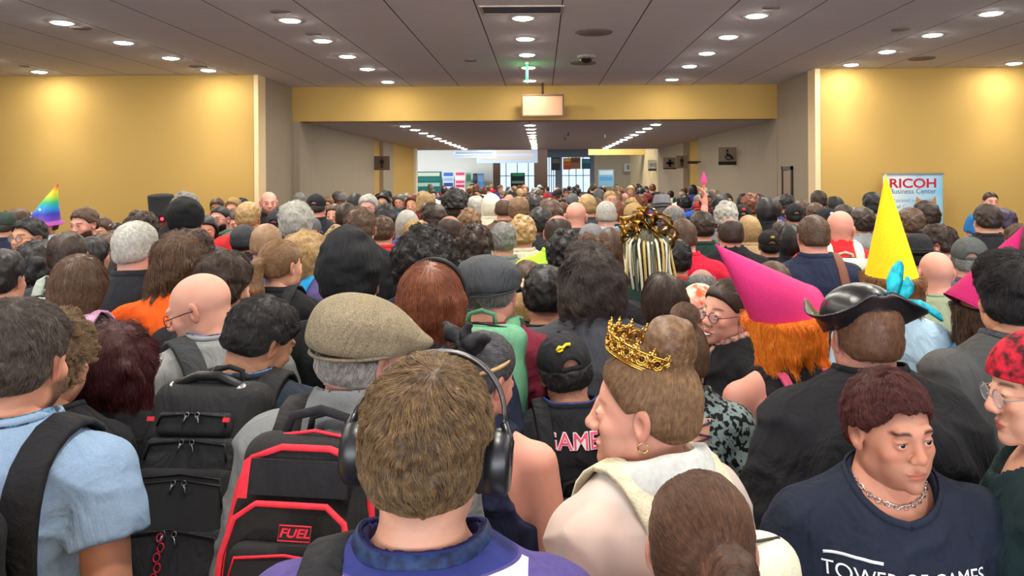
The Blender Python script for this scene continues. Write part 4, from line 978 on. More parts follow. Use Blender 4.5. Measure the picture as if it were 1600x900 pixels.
def backpack(h, label, c=(36, 36, 40), w=.30, ht=.44, dp=.16, z=1.23, c2=None, strapc=None, sx=.085, y=None, group='backpacks worn by people in the crowd', both=True, pockets=True, trim=None, shape=.05, sw_=.055, lean=True):
    """worn on the back of person h: bag, front pocket, zips, handle and two straps"""
    root = h['root']; t = empty('backpack', root.location, root.rotation_euler.z, h['s']); tag(t, label, 'backpack', group)
    m = mat(c, .85, 'cloth', scale=220, bump=.3); m2 = mat(c2 or tuple(v * .8 for v in c), .85, 'cloth'); y0 = (y if y is not None else -.135 * h['g'] - .012); yc = y0 - dp / 2
    bf = lambda P: smin(rbox(P, (0, yc, z), (w / 2, dp / 2, ht / 2), shape), rbox(P, (0, yc - .0, z - .03), (w / 2 + .008, dp / 2 - .01, ht / 2 - .07), shape), .02) - noise(P, 12, 3) * .006
    key = ('bag', w, ht, dp, z, y0, shape)
    bag = link('bag', cached(key, lambda: sdfmesh(bf, (-w / 2 - .04, yc - dp / 2 - .04, z - ht / 2 - .03), (w / 2 + .04, yc + dp / 2 + .03, z + ht / 2 + .03), .008)), m, t)
    if pockets:
        pf = lambda P: rbox(P, (0, yc - dp / 2 - .012, z - ht * .17), (w * .40, .028, ht * .26), .026)
        pk = link('front_pocket', cached(('pocket',) + key, lambda: sdfmesh(pf, (-w / 2, yc - dp / 2 - .06, z - ht / 2), (w / 2, yc - dp / 2 + .03, z + ht * .15), .007)), m2, t)
        MB().tube([(-w * .36, yc - dp / 2 - .036, z - ht * .05), (-w * .33, yc - dp / 2 - .04, z + ht * .035), (0, yc - dp / 2 - .042, z + ht * .055), (w * .33, yc - dp / 2 - .04, z + ht * .035), (w * .36, yc - dp / 2 - .036, z - ht * .05)], .003, 6).build('zip', mat(trim or (20, 20, 22), .5, 'metal'), pk)
    ztop = z + ht / 2
    MB().tube([(-w * .47, yc - dp * .15, z - ht * .3), (-w * .46, yc - dp * .2, ztop - .09), (-w * .36, yc - dp * .22, ztop - .012), (0, yc - dp * .24, ztop + .004), (w * .36, yc - dp * .22, ztop - .012), (w * .46, yc - dp * .2, ztop - .09), (w * .47, yc - dp * .15, z - ht * .3)], .0035, 6).build('zip', mat(trim or (20, 20, 22), .5, 'metal'), t)
    MB().tube([(-.045, y0 - .01, ztop - .01), (-.04, y0 - .015, ztop + .03), (0, y0 - .018, ztop + .042), (.04, y0 - .015, ztop + .03), (.045, y0 - .01, ztop - .01)], .008, 8).build('handle', m2, t)
    straps(t, h, mat(strapc or c, .85, 'cloth', scale=220, bump=.3), sx, None, sw_, 'strap', both)
    if lean: seat_bag(h, t)
    return t, yc - dp / 2, z
def seat_bag(h, t, deg=-11):
    """the bag hangs from its straps: everything but the straps leans with its foot away from the back"""
    y0 = -.135 * h['g']; R = Matrix.Translation((0, y0, 1.40)) @ Matrix.Rotation(math.radians(deg), 4, 'X') @ Matrix.Translation((0, -y0, -1.40))
    for c in t.children:
        if not c.name.startswith('strap'): c.matrix_basis = R @ c.matrix_basis
def child_head(h, mb, name, m, parent=None):
    """part fixed to the head of person h; coordinates in head space"""
    return mb.build(name, m, parent or h['root'], h['H'] if parent is None else None)
def neck_ring(h, r, lift, n=40, y0=-.012):
    f = h['shirt_f']; pts = []
    for i in range(n + 1):
        a = math.radians(100 - 380 * i / n) if False else math.radians(90 - 360 * i / n); x, y = r * math.cos(a), y0 + r * .95 * math.sin(a)
        pts.append(march(f, (x * 1.02, y * 1.02, 1.60), (x * 1.15, y * 1.15, 1.36), 90))
    for _ in range(4): pts = [pts[0]] + [(pts[i - 1] + pts[i] * 2 + pts[i + 1]) / 4 for i in range(1, n)] + [pts[-1]]
    pts[0] = pts[-1] = (pts[0] + pts[-1]) / 2
    ns = [Vector((p.x, p.y - y0, .045)).normalized() for p in pts]
    return [p + Vector((0, 0, lift)) for p in pts], ns
def lanyard(h, c=(30, 34, 60), c2=None, front=False, w=.022, z=1.49, r=.086, lift=.0):
    f = h['shirt_f']; pts, ns = neck_ring(h, r, .006)
    pts, ns = pts[2:-1], ns[2:-1]
    mb = MB().ribbon(pts, ns, w, .003)
    if front or True:
        for s in (1, -1):
            p0 = pts[-1] if s == 1 else pts[0]; q = []; qn = []
            for k in range(12):
                t = k / 11; x = p0.x * (1 - t) ; zz = p0.z - .36 * t; p = march(f, (x, .4, zz), (x * .9, 0, zz - .02), 100) if t > .12 else p0.lerp(march(f, (x, .4, zz), (x * .9, 0, zz - .02), 100), .6); q.append(p + Vector((0, .004, 0))); qn.append((0, 1, .15))
            mb.ribbon(q, qn, w, .003)
    o = mb.build('lanyard', mat(c, .6, 'cloth', c2, 60), h['root'])
    return o
# ================================================================ THE PEOPLE NEAR THE CAMERA
def mworld(h): return Matrix.LocRotScale(h['loc'], h['root'].rotation_euler, Vector((h['s'],) * 3))
def worn(name, label, cat, h, group=None, on_head=True):
    t = empty(name); t.matrix_basis = mworld(h) @ (h['H'] if on_head else Matrix()); tag(t, label, cat, group); return t
def boxmat(c, regions, rough=.9):
    """cloth with dyed areas: regions of (axis limits, colour) in the garment's own space"""
    m = mat((c[0], c[1], c[2] - .01), rough, 'cloth', scale=91, bump=.15); nt = m.node_tree; N = nt.nodes; L = nt.links; b = N['Principled BSDF']
    src = b.inputs['Base Color'].links[0].from_socket; tc = N.new('ShaderNodeTexCoord'); s = N.new('ShaderNodeSeparateXYZ'); L.new(tc.outputs['Object'], s.inputs[0])
    for lim, col in regions:
        acc = None
        for ax, lo, hi in lim:
            for v, op in ((lo, 'GREATER_THAN'), (hi, 'LESS_THAN')):
                n = N.new('ShaderNodeMath'); n.operation = op; L.new(s.outputs[ax], n.inputs[0]); n.inputs[1].default_value = v
                if acc: q = N.new('ShaderNodeMath'); q.operation = 'MULTIPLY'; L.new(acc, q.inputs[0]); L.new(n.outputs[0], q.inputs[1]); acc = q.outputs[0]
                else: acc = n.outputs[0]
        r = N.new('ShaderNodeMix'); r.data_type = 'RGBA'; L.new(acc, r.inputs[0]); L.new(src, r.inputs[6]); r.inputs[7].default_value = (*lin(col), 1); src = r.outputs[2]
    L.new(src, b.inputs['Base Color']); return m
BLACKP = mat((24, 24, 27), .35, 'plastic', spec=.6); GRIP = mat((34, 34, 38), .9, 'cloth', scale=260, bump=.3)
METAL = mat((190, 190, 190), .25, 'metal', metal=1)
# --- man with headphones, nearest of all
h = person('man seen from behind with short brown hair, black headphones and purple jersey, nearest the camera', 668, 562, 1.10, 0, (-4, -2, 3, 0, .018), 'fair', ('short', ((50, 36, 24), (144, 112, 74))), ('tee', 'purple'), res=.0026, sres=.006, strands=18200, sr=.00032, near=True, g=1.08, sw=.182,
           topmat=boxmat((80, 68, 128), [(((0, -.13, .15), (2, 1.0, 1.492), (1, -.3, -.02)), (226, 228, 218)), (((2, 1.495, 1.6), (1, -.3, .3)), (44, 50, 110))]), neck=.078)
t = worn('headphones', 'black over-ear headphones on the nearest man with short brown hair', 'headphones', h)
for s in (-1, 1):
    c = MB().lathe([(0, -.022), (.030, -.022), (.040, -.015), (.042, .0), (.040, .012), (.034, .018), (0, .018)], 32, Matrix.Translation((s * .104, -.002, -.012)) @ Matrix.Rotation(s * PI / 2, 4, 'Y') @ Matrix.Diagonal((1.15, .95, 1, 1))).build('ear_cup', BLACKP, t)
    MB().lathe([(.012, -.002), (.036, -.002), (.038, .01), (.034, .02), (.012, .02)], 28, Matrix.Translation((s * .088, -.002, -.012)) @ Matrix.Rotation(-s * PI / 2, 4, 'Y') @ Matrix.Diagonal((1.2, 1, 1, 1))).build('ear_pad', mat((30, 28, 28), .7, 'leather'), t)
    MB().torus((s * .118, -.002, -.012), .026, .0014, (1, 0, 0)).build('ring', METAL, c)
    MB().tube([(s * .118, -.008, -.012), (s * .120, -.006, .02), (s * .108, .002, .045)], .006, 10).build('yoke', BLACKP, t)
MB().ribbon([(.108 * math.cos(a), .002 + .105 * math.sin(a), .04 + .074 * math.sin(a)) for a in np.linspace(0, PI, 26)], [(math.cos(a), .1, math.sin(a)) for a in np.linspace(0, PI, 26)], .022, .007).build('headband', BLACKP, t)
lanyard(h, (24, 32, 66), (36, 60, 100), z=1.497, r=.092)
t, yb, zb = backpack(h, 'black backpack of the nearest man with headphones, only its left strap in view', (30, 30, 33), z=1.02, ht=.40, both=-1, sx=.135, sw_=.07)
# --- woman with a low bun, bottom edge
h = person('woman with dark brown hair in a low bun, back of head at the bottom edge', 1095, 744, 1.15, -5, (-6, 6, 0), 'fair', ('bun', ((48, 30, 22), (112, 74, 50))), ('tee', 'navy'), fem=True, res=.003, sres=.008, strands=15399, sr=.00032, near=True, ha=dict(bun=(.035, -.112, .006), br=.044))
# --- woman with the golden crown
def sheer(c=(244, 228, 216)):
    m = bpy.data.materials.new('sheer'); m.use_nodes = True; b = m.node_tree.nodes['Principled BSDF']; b.inputs['Base Color'].default_value = (*lin(c), 1); b.inputs['Roughness'].default_value = .8; b.inputs['Alpha'].default_value = .5
    return m
h = person('woman in profile with auburn-blonde hair piled in a bun under a golden crown', 1002, 548, 1.5, 34, (42, 2, 0), (214, 166, 144), ('updo', ((88, 62, 42), (168, 130, 92))), ('long', 'cream'), fem=True, eye=True, res=.0026, sres=.006, strands=21000, sr=.0003, near=True,
           topmat=sheer(), o=.022, ha=dict(bun=(0, -.062, .140), br=.060), iris=(60, 74, 80), brow=.5, head=dict(fem=True, nose=1.05))
hc_ = h
# white standing collar
cl = MB(); v = []; n = 40
for i in range(n + 1):
    a = math.radians(-250 + 320 * i / n); fl = .006 * math.sin(a * 7)
    for r, z in ((.082, 1.455), (.088, 1.485), (.090, 1.515), (.104 + fl, 1.535), (.116 + fl, 1.52), (.130, 1.485), (.135, 1.45)): v.append((r * math.cos(a), -.012 + r * .92 * math.sin(a), z - .03 * math.sin(a)))
f = [(i * 7 + j, i * 7 + j + 1, i * 7 + j + 8, i * 7 + j + 7) for i in range(n) for j in range(6)]
o = cl.add(v, f).build('collar', mat((216, 218, 212), .8, 'cloth'), h['root']); md = o.modifiers.new('thick', 'SOLIDIFY'); md.thickness = .003
bd = link('bodice', cached('bodice', lambda: sdfmesh(lambda P: smax(torso_sdf(P, .15, .99, .9, .012) , P[:, 2] - 1.36 + .3 * np.abs(P[:, 0]) ** 1.5, .006), (-.3, -.2, .8), (.3, .24, 1.45), .009)), mat((236, 236, 226), .85, 'cloth'), h['root'])
child_head(h, MB().torus((-.080, -.010, -.046), .010, .0016, (1, .2, 0), 16, 6), 'earring', mat((230, 190, 110), .2, 'metal', metal=1))
t = worn('crown', 'openwork golden crown of round medallions on the woman\'s piled hair', 'crown', h)
t.matrix_basis = t.matrix_basis @ Matrix.Translation((0, -.006, .108)) @ Matrix.Rotation(math.radians(22), 4, 'X') @ Matrix.Rotation(math.radians(-3), 4, 'Y')
GOLDM = mat((222, 176, 84), .22, 'metal', metal=1); DK = mat((90, 58, 20), .35, 'metal', metal=1)
rx, ry = .064, .078
def cr(a, z, k=1.0): return ((rx + z * .22) * k * math.cos(a), (ry + z * .22) * k * math.sin(a), z)
N_ = 16; b = MB()
for z, r in ((0, .0026), (.004, .0016), (.010, .0016), (.036, .0018)): b.tube([cr(a, z) for a in np.linspace(0, 2 * PI, 64)[:-1]], r * 1.4, 6, True)
b.build('band', GOLDM, t)
for i in range(N_):
    a = 2 * PI * i / N_; c = cr(a, .022); nrm = (math.cos(a) / rx, math.sin(a) / ry, .2); m_ = MB().torus(c, .0125, .0026, nrm, 20, 6).torus(c, .0075, .0020, nrm, 16, 6)
    for k in range(8):
        q = Vector((0, 0, 1)).rotation_difference(Vector(nrm)); e = 2 * PI * k / 8; m_.sphere(Vector(c) + q @ Vector((.0102 * math.cos(e), .0102 * math.sin(e), .001)), .0023, 6, 4)
    m_.build('medallion', GOLDM, t); MB().sphere(Vector(c), .0042, 10, 6).build('gem', DK, t)
    pb = MB(); a2 = a + PI / N_
    for dz, dr in ((.010, .0040), (.024, .0036), (.038, .0040), (.047, .003), (.053, .002)): pb.sphere(cr(a2, dz), dr, 8, 5)
    pb.tube([cr(a2, .004), cr(a2, .053)], .0014, 6).tube([cr(a2 - .12, .034), cr(a2 - .05, .043), cr(a2, .038), cr(a2 + .05, .043), cr(a2 + .12, .034)], .0018, 6).tube([cr(a2 - .05, .047), cr(a2 + .05, .047)], .0015, 6)
    pb.build('point', GOLDM, t)
t, yb, zb = backpack(h, 'cream backpack with black piping on the woman with the golden crown', (232, 228, 196), w=.30, ht=.42, dp=.13, z=1.20, strapc=(220, 210, 180), trim=(60, 52, 50), sx=.10, shape=.06)
# --- man in the dark tee facing the camera
TOWER = mat((30, 36, 52), .92, 'cloth', scale=90, bump=.15)
h = person('man facing the camera with dark red-brown hair, navy lettered tee and silver necklace', 1392, 584, 1.60, 178, (12, 3, 3), (192, 142, 117), ('short', ((38, 13, 13), (98, 42, 36))), ('tee', 'navy'), eye=True, res=.0026, sres=.006, strands=16800, sr=.00034, near=True,
           topmat=TOWER, g=1.12, sw=.195, neck=.086, lean=.022, head=dict(jaw=1.04), beard=.2, brow=1.15, ha=dict(fh=.014), iris=(44, 30, 24))
fs = h['shirt_f']
def shirt_text(h, s, size, m, x, z, name='lettering', sx=1.0, side=1, shear=0, wt=.0006, ext=.0, lift=.004):
    """lettering pressed on the shirt: its points are laid on the cloth; side 1 chest, -1 back"""
    o = text(s, size, m, h['root'], None, name, ext, shear, 'CENTER', wt, sx); me = o.data; n = len(me.vertices); co = np.zeros(n * 3, np.float32); me.vertices.foreach_get('co', co); co = co.reshape(-1, 3)
    X = x - side * co[:, 0]; Z = z + co[:, 1]; P = np.stack([X, np.full(n, side * .34, np.float32), Z], 1).astype(np.float32)
    for _ in range(14): P[:, 1] -= side * (np.maximum(h['shirt_f'](P), -.02) * .8).astype(np.float32)
    P[:, 1] += side * lift; me.vertices.foreach_set('co', P.ravel()); me.update(); return o
WHT = mat((236, 238, 240), .7, 'print')
shirt_text(h, 'TOWER OF GAMES', .043, WHT, .01, 1.335, sx=.92, wt=0)
q = []
for i in range(14):
    t_ = i / 13; x = .175 - .11 * t_; z = 1.366 + .004 * math.sin(t_ * 3); p = np.float32([[x, .34, z]])
    for _ in range(14): p[:, 1] -= fs(p) * .8
    q.append((x, float(p[0, 1]) + .002, z))
MB().ribbon(q, [(0, 1, 0)] * 14, .007, .002).build('lettering', WHT, h['root'])
nk = MB(); NP = neck_ring(dict(h, shirt_f=lambda P: smin(torso_sdf(P, .195, 1.12), cap(P, (0, -.025, 1.44), (0, -.02, 1.52), .066, .060), .03)), .079, .004)[0]
for i in range(54):
    a = 2 * PI * i / 54; c = NP[int(i * 40 / 54)].lerp(NP[int(i * 40 / 54) + 1], (i * 40 / 54) % 1); nk.torus(c, .0052, .0017, (math.sin(a * 2) , math.cos(a), .8 if i % 2 else -.4), 10, 5)
o = nk.build('necklace', METAL, h['root']); o['label'] = 'silver chain necklace'
# --- man in the tricorn and black cape
def tricorn(root, m):
    def f(P):
        a = np.arctan2(P[:, 0], P[:, 1] + .012); R = np.sqrt(P[:, 0] ** 2 + (P[:, 1] + .012) ** 2) + 1e-6
        cr_ = smax(ell(P, (0, -.012, .045), (.098, .116, .085)), -(P[:, 2] - .02), .006)
        k = .5 + .5 * np.cos(3 * a)                                 # 1 at the three upturned... 0 at the corners
        Rm = .170 - .038 * k; up = .010 + .088 * k * np.clip((R - .095) / .04, 0, 1) + .035 * (1 - k) * np.clip((R - .09) / .08, 0, 1)
        br = smax(np.abs(P[:, 2] - up) * (.9 - .5 * k) - .0030, np.maximum(R - Rm, .085 - R), .003)
        return smin(cr_, br, .008)
    return link('tricorn_hat', sdfmesh(f, (-.21, -.22, -.0), (.21, .21, .16), .0034), m, root, Matrix.Rotation(math.radians(180), 4, 'Z') @ Matrix.Rotation(0, 4, 'X'))
LEATHER = mat((22, 21, 24), .3, 'leather', scale=60, bump=.2, spec=.6)
h = person('man seen from behind in a black leather tricorn hat and wide black cape', 1350, 452, 1.98, 3, (2, 4, -1), 'pink', ('crop', ((92, 62, 44), (140, 98, 70))), ('cape', (30, 30, 34)), res=.003, sres=.010, strands=6300, sr=.0003, near=True, hat=(tricorn, LEATHER), g=1.1, ha=dict(zm=.09))
h['hat'].matrix_basis = h['H'] @ Matrix.Translation((0, 0, .014)) @ Matrix.Rotation(math.radians(-8), 4, 'X') @ Matrix.Rotation(math.radians(180), 4, 'Z')
def feather(root, pts, wd, m, name='feather'):
    b = MB(); v = []; n = len(pts)
    for i, p in enumerate(pts):
        t = i / (n - 1); w = wd * (math.sin(PI * min(1, t * .9 + .08)) ** .7); p = Vector(p)
        for k in (-1, -.5, 0, .5, 1): v.append(p + Vector((k * w, .010 * abs(k) + .004 * math.sin(i * 2.1 + k * 3), .3 * w * abs(k))))
    f = [(i * 5 + j, i * 5 + j + 1, i * 5 + j + 6, i * 5 + j + 5) for i in range(n - 1) for j in range(4)]
    o = b.add(v, f).build(name, m, root); md = o.modifiers.new('t', 'SOLIDIFY'); md.thickness = .0015; return o
TEAL = mat((24, 186, 200), .5, 'feather', (14, 130, 150), 50, .3); hm_ = h['hat']; Ri = Matrix.Rotation(math.radians(180), 4, 'Z')
for pts, w in (([(.055, -.06, .05), (.058, -.062, .09), (.066, -.06, .13), (.078, -.055, .165), (.086, -.05, .185)], .022), ([(.07, -.075, .085), (.10, -.08, .08), (.13, -.085, .06), (.15, -.09, .045), (.165, -.09, .03)], .018), ([(.06, -.07, .06), (.082, -.078, .10), (.09, -.08, .12), (.086, -.08, .145)], .018)):
    feather(h['root'], [(h['H'] @ Matrix.Translation((0, 0, .014))) @ Vector(p) for p in pts], w, TEAL)
MB().box((-.022, -.088, 1.46), (.022, -.078, 1.49)).build('cape_clasp', mat((196, 190, 176), .3, 'metal', metal=.6), h['root'], smooth=False)
# --- man at the left edge in the light blue tee
h = person('man at left edge with dark receding hair, light blue tee and black strap', 30, 470, 1.60, -4, (4, 6, 0), 'tan', ('short', ((34, 26, 22), (84, 70, 60))), ('tee', (132, 156, 184)), res=.0028, sres=.006, strands=12600, sr=.00034, near=True, beard=.8, hname=((44, 34, 30), (96, 84, 76)), sw=.185, g=1.04, sleeve=.42)
backpack(h, 'black backpack on the man in the light blue tee, strap over shoulder', (28, 28, 32), z=1.18, w=.28, sx=.125, sw_=.075)
lanyard(h, (24, 28, 36), (90, 140, 180), z=1.5, r=.09)
# --- man with the flat cap, grey jacket and red-piped backpack
TWEED = mat((152, 136, 108), .95, 'cloth', (106, 98, 84), 420, .6)
h = person('man in a tweed flat cap and grey jacket, grey beard, red-piped backpack', 576, 470, 1.75, -8, (-42, 12, 4), 'pink', ('neat', 'salt'), ('jacket', (122, 124, 126)), res=.003, sres=.007, strands=6300, sr=.0004, near=True, hat=('flat', TWEED), hatd=.0, beard=.85, g=1.12, hname=((90, 82, 76), (186, 180, 172)))
h['hat'].matrix_basis = h['H'] @ Matrix.Translation((0, 0, .020)) @ Matrix.Diagonal((1.0, 1.04, 1.06, 1))
t, yb, zb = backpack(h, 'black and red backpack with FUEL patch on the grey-jacketed man', (38, 37, 38), w=.30, ht=.48, dp=.12, z=1.25, c2=(34, 33, 35), trim=(226, 44, 62), sx=.12, sw_=.075, lean=False)
RED = mat((226, 48, 64), .7, 'cloth')
def rail(pts, w=.014, m=RED, name='piping'): return MB().ribbon(pts, [(0, -1, .1)] * len(pts), w, .006).build(name, m, t)
yy = yb - .010
rail([(-.143, yy + .03, zb - .16), (-.145, yy + .025, zb + .06), (-.134, yy + .02, zb + .14), (-.11, yy + .012, zb + .19), (-.05, yy + .008, zb + .212), (.05, yy + .008, zb + .212), (.11, yy + .012, zb + .19), (.134, yy + .02, zb + .14), (.145, yy + .025, zb + .06), (.143, yy + .03, zb - .16)])
rail([(-.126, yy - .022, zb - .2), (-.126, yy - .030, zb + .02), (-.108, yy - .032, zb + .085), (-.07, yy - .030, zb + .112), (.07, yy - .030, zb + .112), (.108, yy - .032, zb + .085), (.126, yy - .030, zb + .02), (.126, yy - .022, zb - .2)], .012)
MB().box((-.10, yy - .012, zb + .125), (.10, yy + .01, zb + .19)).build('panel', GRIP, t, smooth=False)
MB().add([(-.120, yy - .014, zb + .118), (-.098, yy - .014, zb + .118), (-.100, yy - .014, zb + .196), (-.114, yy - .014, zb + .186)], [(0, 1, 2, 3)]).build('red_panel', RED, t, smooth=False)
lb = Matrix.Translation((.020, yb - .050, zb + .066))
MB().box((-.032, -.003, -.014), (.032, 0, .014)).build('patch', mat((34, 30, 32), .6, 'cloth'), t, lb, smooth=False)
MB().tube([(-.031, -.004, -.013), (.031, -.004, -.013), (.031, -.004, .013), (-.031, -.004, .013)], .0014, 6, True).build('patch_border', RED, t, lb)
text('FUEL', .021, RED, t, lb @ Matrix.Translation((0, -.004, 0)) @ FACE, font_shear=.2, wt=.0006, sx=1.3)
MB().tube([(-.07, yb + .05, zb + .235), (-.06, yb + .05, zb + .27), (0, yb + .05, zb + .285), (.06, yb + .05, zb + .27), (.07, yb + .05, zb + .235)], .010, 8).build('handle', GRIP, t)
seat_bag(h, t, -17)
# --- young man with the big black backpack
h = person('young man with short black hair looking down to the right, dark navy tee', 408, 470, 2.22, -4, (-32, 26, 6), 'olive', ('short', 'black'), ('tee', (36, 44, 58)), res=.003, sres=.007, strands=9800, sr=.00036, near=True, g=1.0, eye=True)
lanyard(h, (22, 24, 34), (90, 120, 170), z=1.49, r=.088)
t, yb, zb = backpack(h, 'large black backpack with curved handle, pockets and dangling red cord', (42, 42, 44), w=.31, ht=.54, dp=.15, z=1.245, c2=(36, 36, 38), sx=.10, sw_=.075, shape=.06, lean=False)
def pocket(x, z, w, hh, d, nm='pocket'):
    f_ = lambda P: rbox(P, (x, yb - .01, z), (w / 2, d, hh / 2), min(.03, d * .9)); o = link(nm, sdfmesh(f_, (x - w / 2 - .02, yb - .02 - d, z - hh / 2 - .02), (x + w / 2 + .02, yb + .04, z + hh / 2 + .02), .006), mat((38, 38, 41), .85, 'cloth', scale=220, bump=.3), t)
    MB().tube([(x - w * .46, yb - .012 - d, z - hh * .1), (x - w * .42, yb - .013 - d, z + hh * .32), (x, yb - .013 - d, z + hh * .42), (x + w * .42, yb - .013 - d, z + hh * .32), (x + w * .46, yb - .012 - d, z - hh * .1)], .0035, 6).build('zip', mat((18, 18, 20), .5, 'metal'), o)
    for sx in (-.014, .014):
        MB().torus((x + sx, yb - .018 - d, z + hh * .36), .007, .0016, (.3, 1, 0), 12, 5).tube([(x + sx, yb - .018 - d, z + hh * .34), (x + sx * 1.6, yb - .018 - d, z + hh * .34 - .022)], .003, 6).build('zip_pull', mat((120, 120, 122), .35, 'metal', metal=1), o)
pocket(0, zb + .150, .20, .060, .016); pocket(0, zb + .070, .235, .095, .020); pocket(0, zb - .035, .255, .120, .026); pocket(0, zb - .165, .275, .160, .034)
MB().tube([(-.125, yb + .06, zb + .195), (-.09, yb + .03, zb + .25), (-.03, yb + .02, zb + .275), (.03, yb + .02, zb + .275), (.09, yb + .03, zb + .25), (.125, yb + .06, zb + .195)], .013, 10).build('curved_handle', mat((26, 26, 28), .4, 'leather'), t)
for s in (-1, 1):
    MB().tube([(s * .122, yb + .052, zb + .202), (s * .088, yb + .024, zb + .252)], .0155, 10).build('handle_bracket', METAL, t)
    MB().box((s * .10 - .008, yb - .052, zb + .155), (s * .10 + .008, yb - .045, zb + .166)).build('red_tab', RED, t, smooth=False)
cb = MB()
for k in range(6): cb.torus((-.02 + .006 * (k % 2), yb - .052, zb - .115 - k * .022), .010, .002, (0, 1, 0), 12, 5, .8)
cb.build('cord', mat((170, 30, 50), .6, 'cloth'), t)
seat_bag(h, t, -20)
# --- bald man with glasses looking down
h = person('bald man in glasses looking down to the left, grey tee and lanyard', 312, 430, 2.5, 44, (50, 20, 0), (214, 166, 144), None, ('tee', (150, 152, 152)), res=.0028, sres=.008, near=True, specs=(24, 24, 26), beard=.35, g=1.12, hname=((150, 146, 140), (190, 186, 180)), head=dict(nose=1.1), shorn=.12)
lanyard(h, (30, 34, 54), (120, 140, 190), z=1.49, r=.088)
backpack(h, 'dark grey backpack with wide straps on the bald man with glasses', (62, 64, 68), sx=.11, sw_=.075, z=1.14)
# --- woman with dark red hair
h = person('woman with long dark wine-red hair seen from behind, left of the large backpack', 182, 514, 2.15, 0, (4, 0, 0), 'fair', ('wavy', 'wine'), ('tee', 'black'), fem=True, res=.004, strands=11200, sr=.0004, ha=dict(L=.38))
h = person('person with curly brown hair behind the man in light blue, black top', 78, 484, 1.95, -4, (0, 0, 0), 'fair', ('curly', ((76, 58, 42), (160, 130, 96))), ('tee', 'black'), fem=True, res=.004, strands=6300, sr=.0005, pose=dict(L=REST['L'], R=[(.185, -.01, 1.40), (.22, .0, 1.15), (.13, .17, 1.33)]))
# --- woman with navy tank top and black bow
h = person('woman in a navy tank top with bare shoulder, grey hair tied with black bow', 752, 522, 1.95, -14, (-28, 16, 4), 'pink', ('bun', ((48, 46, 50), (120, 118, 122))), ('tank', (28, 32, 60)), fem=True, res=.0035, sres=.008, strands=6300, sr=.0004, near=True, g=1.22, sw=.185, pose=dict(L=PHONE['L'], R=[(.185, -.01, 1.40), (.24, -.03, 1.14), (.10, .24, 1.22)]), ha=dict(bun=(.0, -.09, .06), br=.03))
def bow(h, c, parts, m, label=None, name='hair_bow'):
    root = MB().sphere(c, .018, 14, 8).build(name, m, h['root'], h['H'])
    for (dx, dy, dz, ln, w) in parts:
        d = np.float32((dx, dy, dz)); d /= np.linalg.norm(d); c0 = np.float32(c)
        f_ = lambda P: smin(cap(P, c0, c0 + d * ln * .55, .010, w * .9), cap(P, c0 + d * ln * .55, c0 + d * ln, w * .9, w * .5), .01) + noise(P, 34, 3) * .007 + noise(P, (60, 60, 30), 6) * .003
        link('bow_loop', sdfmesh(f_, tuple(c0 - .14), tuple(c0 + .14), .004), m, root)
    if label: root['label'] = label
    return root
    for (dx, dy, dz, ln, w) in parts:
        d = Vector((dx, dy, dz)).normalized(); u = d.cross(Vector((0, 1, .2))).normalized(); pts = []; ns = []
        for i in range(17):
            a = 2 * PI * i / 16; p = Vector(c) + d * (ln * .5 * (1 - math.cos(a))) + u * (w * math.sin(a)) + Vector((0, -.012 * math.sin(a / 2), 0)); pts.append(p); ns.append(u * math.cos(a - PI / 2) + d * .2 + Vector((0, .01, 0)))
        MB().ribbon(pts, [Vector((0, -1, 0)).cross(pts[min(i + 1, 16)] - pts[max(i - 1, 0)]) for i in range(17)], .045, .002).build('bow_loop', m, root)
    if label: root['label'] = label
    return root
SATIN = mat((22, 22, 26), .65, 'cloth', scale=60, bump=.2)
bow(h, (.01, -.115, .085), [(-1, 0, .5, .085, .028), (1, 0, .4, .085, .028), (-.8, 0, -.6, .10, .022), (.8, 0, -.7, .11, .022), (.2, 0, 1, .05, .02), (.1, -.2, -1, .09, .02)], SATIN)
child_head(h, MB().torus((0, -.03, .05), .092, .006, (0, -.5, 1), 32, 8, .9), 'headband', mat((196, 160, 110), .5, 'cloth'))
t = worn('smartphone', 'smartphone held up by the woman in the navy tank top', 'phone', h, None, False)
t.matrix_basis = t.matrix_basis @ Matrix.Translation((.07, .33, 1.24)) @ Matrix.Rotation(math.radians(-35), 4, 'X')
MB().box((-.036, -.004, -.07), (.036, .004, .07)).build('case', mat((190, 195, 205), .3, 'plastic'), t, smooth=False)
MB().box((-.033, -.006, -.066), (.033, -.0045, .066)).build('screen', mat((90, 120, 170), .2, 'glow', emit=.6), t, smooth=False)
# --- man with the black cap with the yellow mark
h = person('man in black cap with small yellow mark and black jersey lettered in pink', 882, 520, 2.30, 6, (6, 6, -8), 'tan', ('short', 'black'), ('tee', (30, 31, 36)), res=.0035, sres=.008, strands=3500, sr=.0004, near=True, hat=('cap', mat((26, 27, 31), .8, 'cloth', scale=200, bump=.2)))
logo = MB().tube([(-.026, -.104, .088), (-.016, -.104, .098), (-.004, -.104, .094), (.008, -.103, .102), (.022, -.102, .100)], .0055, 8).tube([(-.026, -.104, .088), (-.018, -.106, .084), (-.006, -.106, .088)], .004, 8)
o = logo.build('cap_emblem', mat((236, 206, 40), .6, 'cloth'), h['hat'], Matrix.Translation((-.012, -.002, .0)))
lanyard(h, (52, 66, 130), (80, 90, 170), z=1.49, r=.088)
PINKL = mat((236, 84, 120), .7, 'print'); shirt_text(h, 'GAMES', .070, mat((240, 225, 228), .7, 'print'), -.0, 1.425, 'lettering_border', side=-1, wt=.0028, lift=.003); shirt_text(h, 'GAMES', .070, PINKL, -.0, 1.425, side=-1, wt=0, lift=.005)
backpack(h, 'black backpack carried low on the man in the black cap', (30, 30, 34), z=1.08, ht=.38, w=.27, sx=.10)
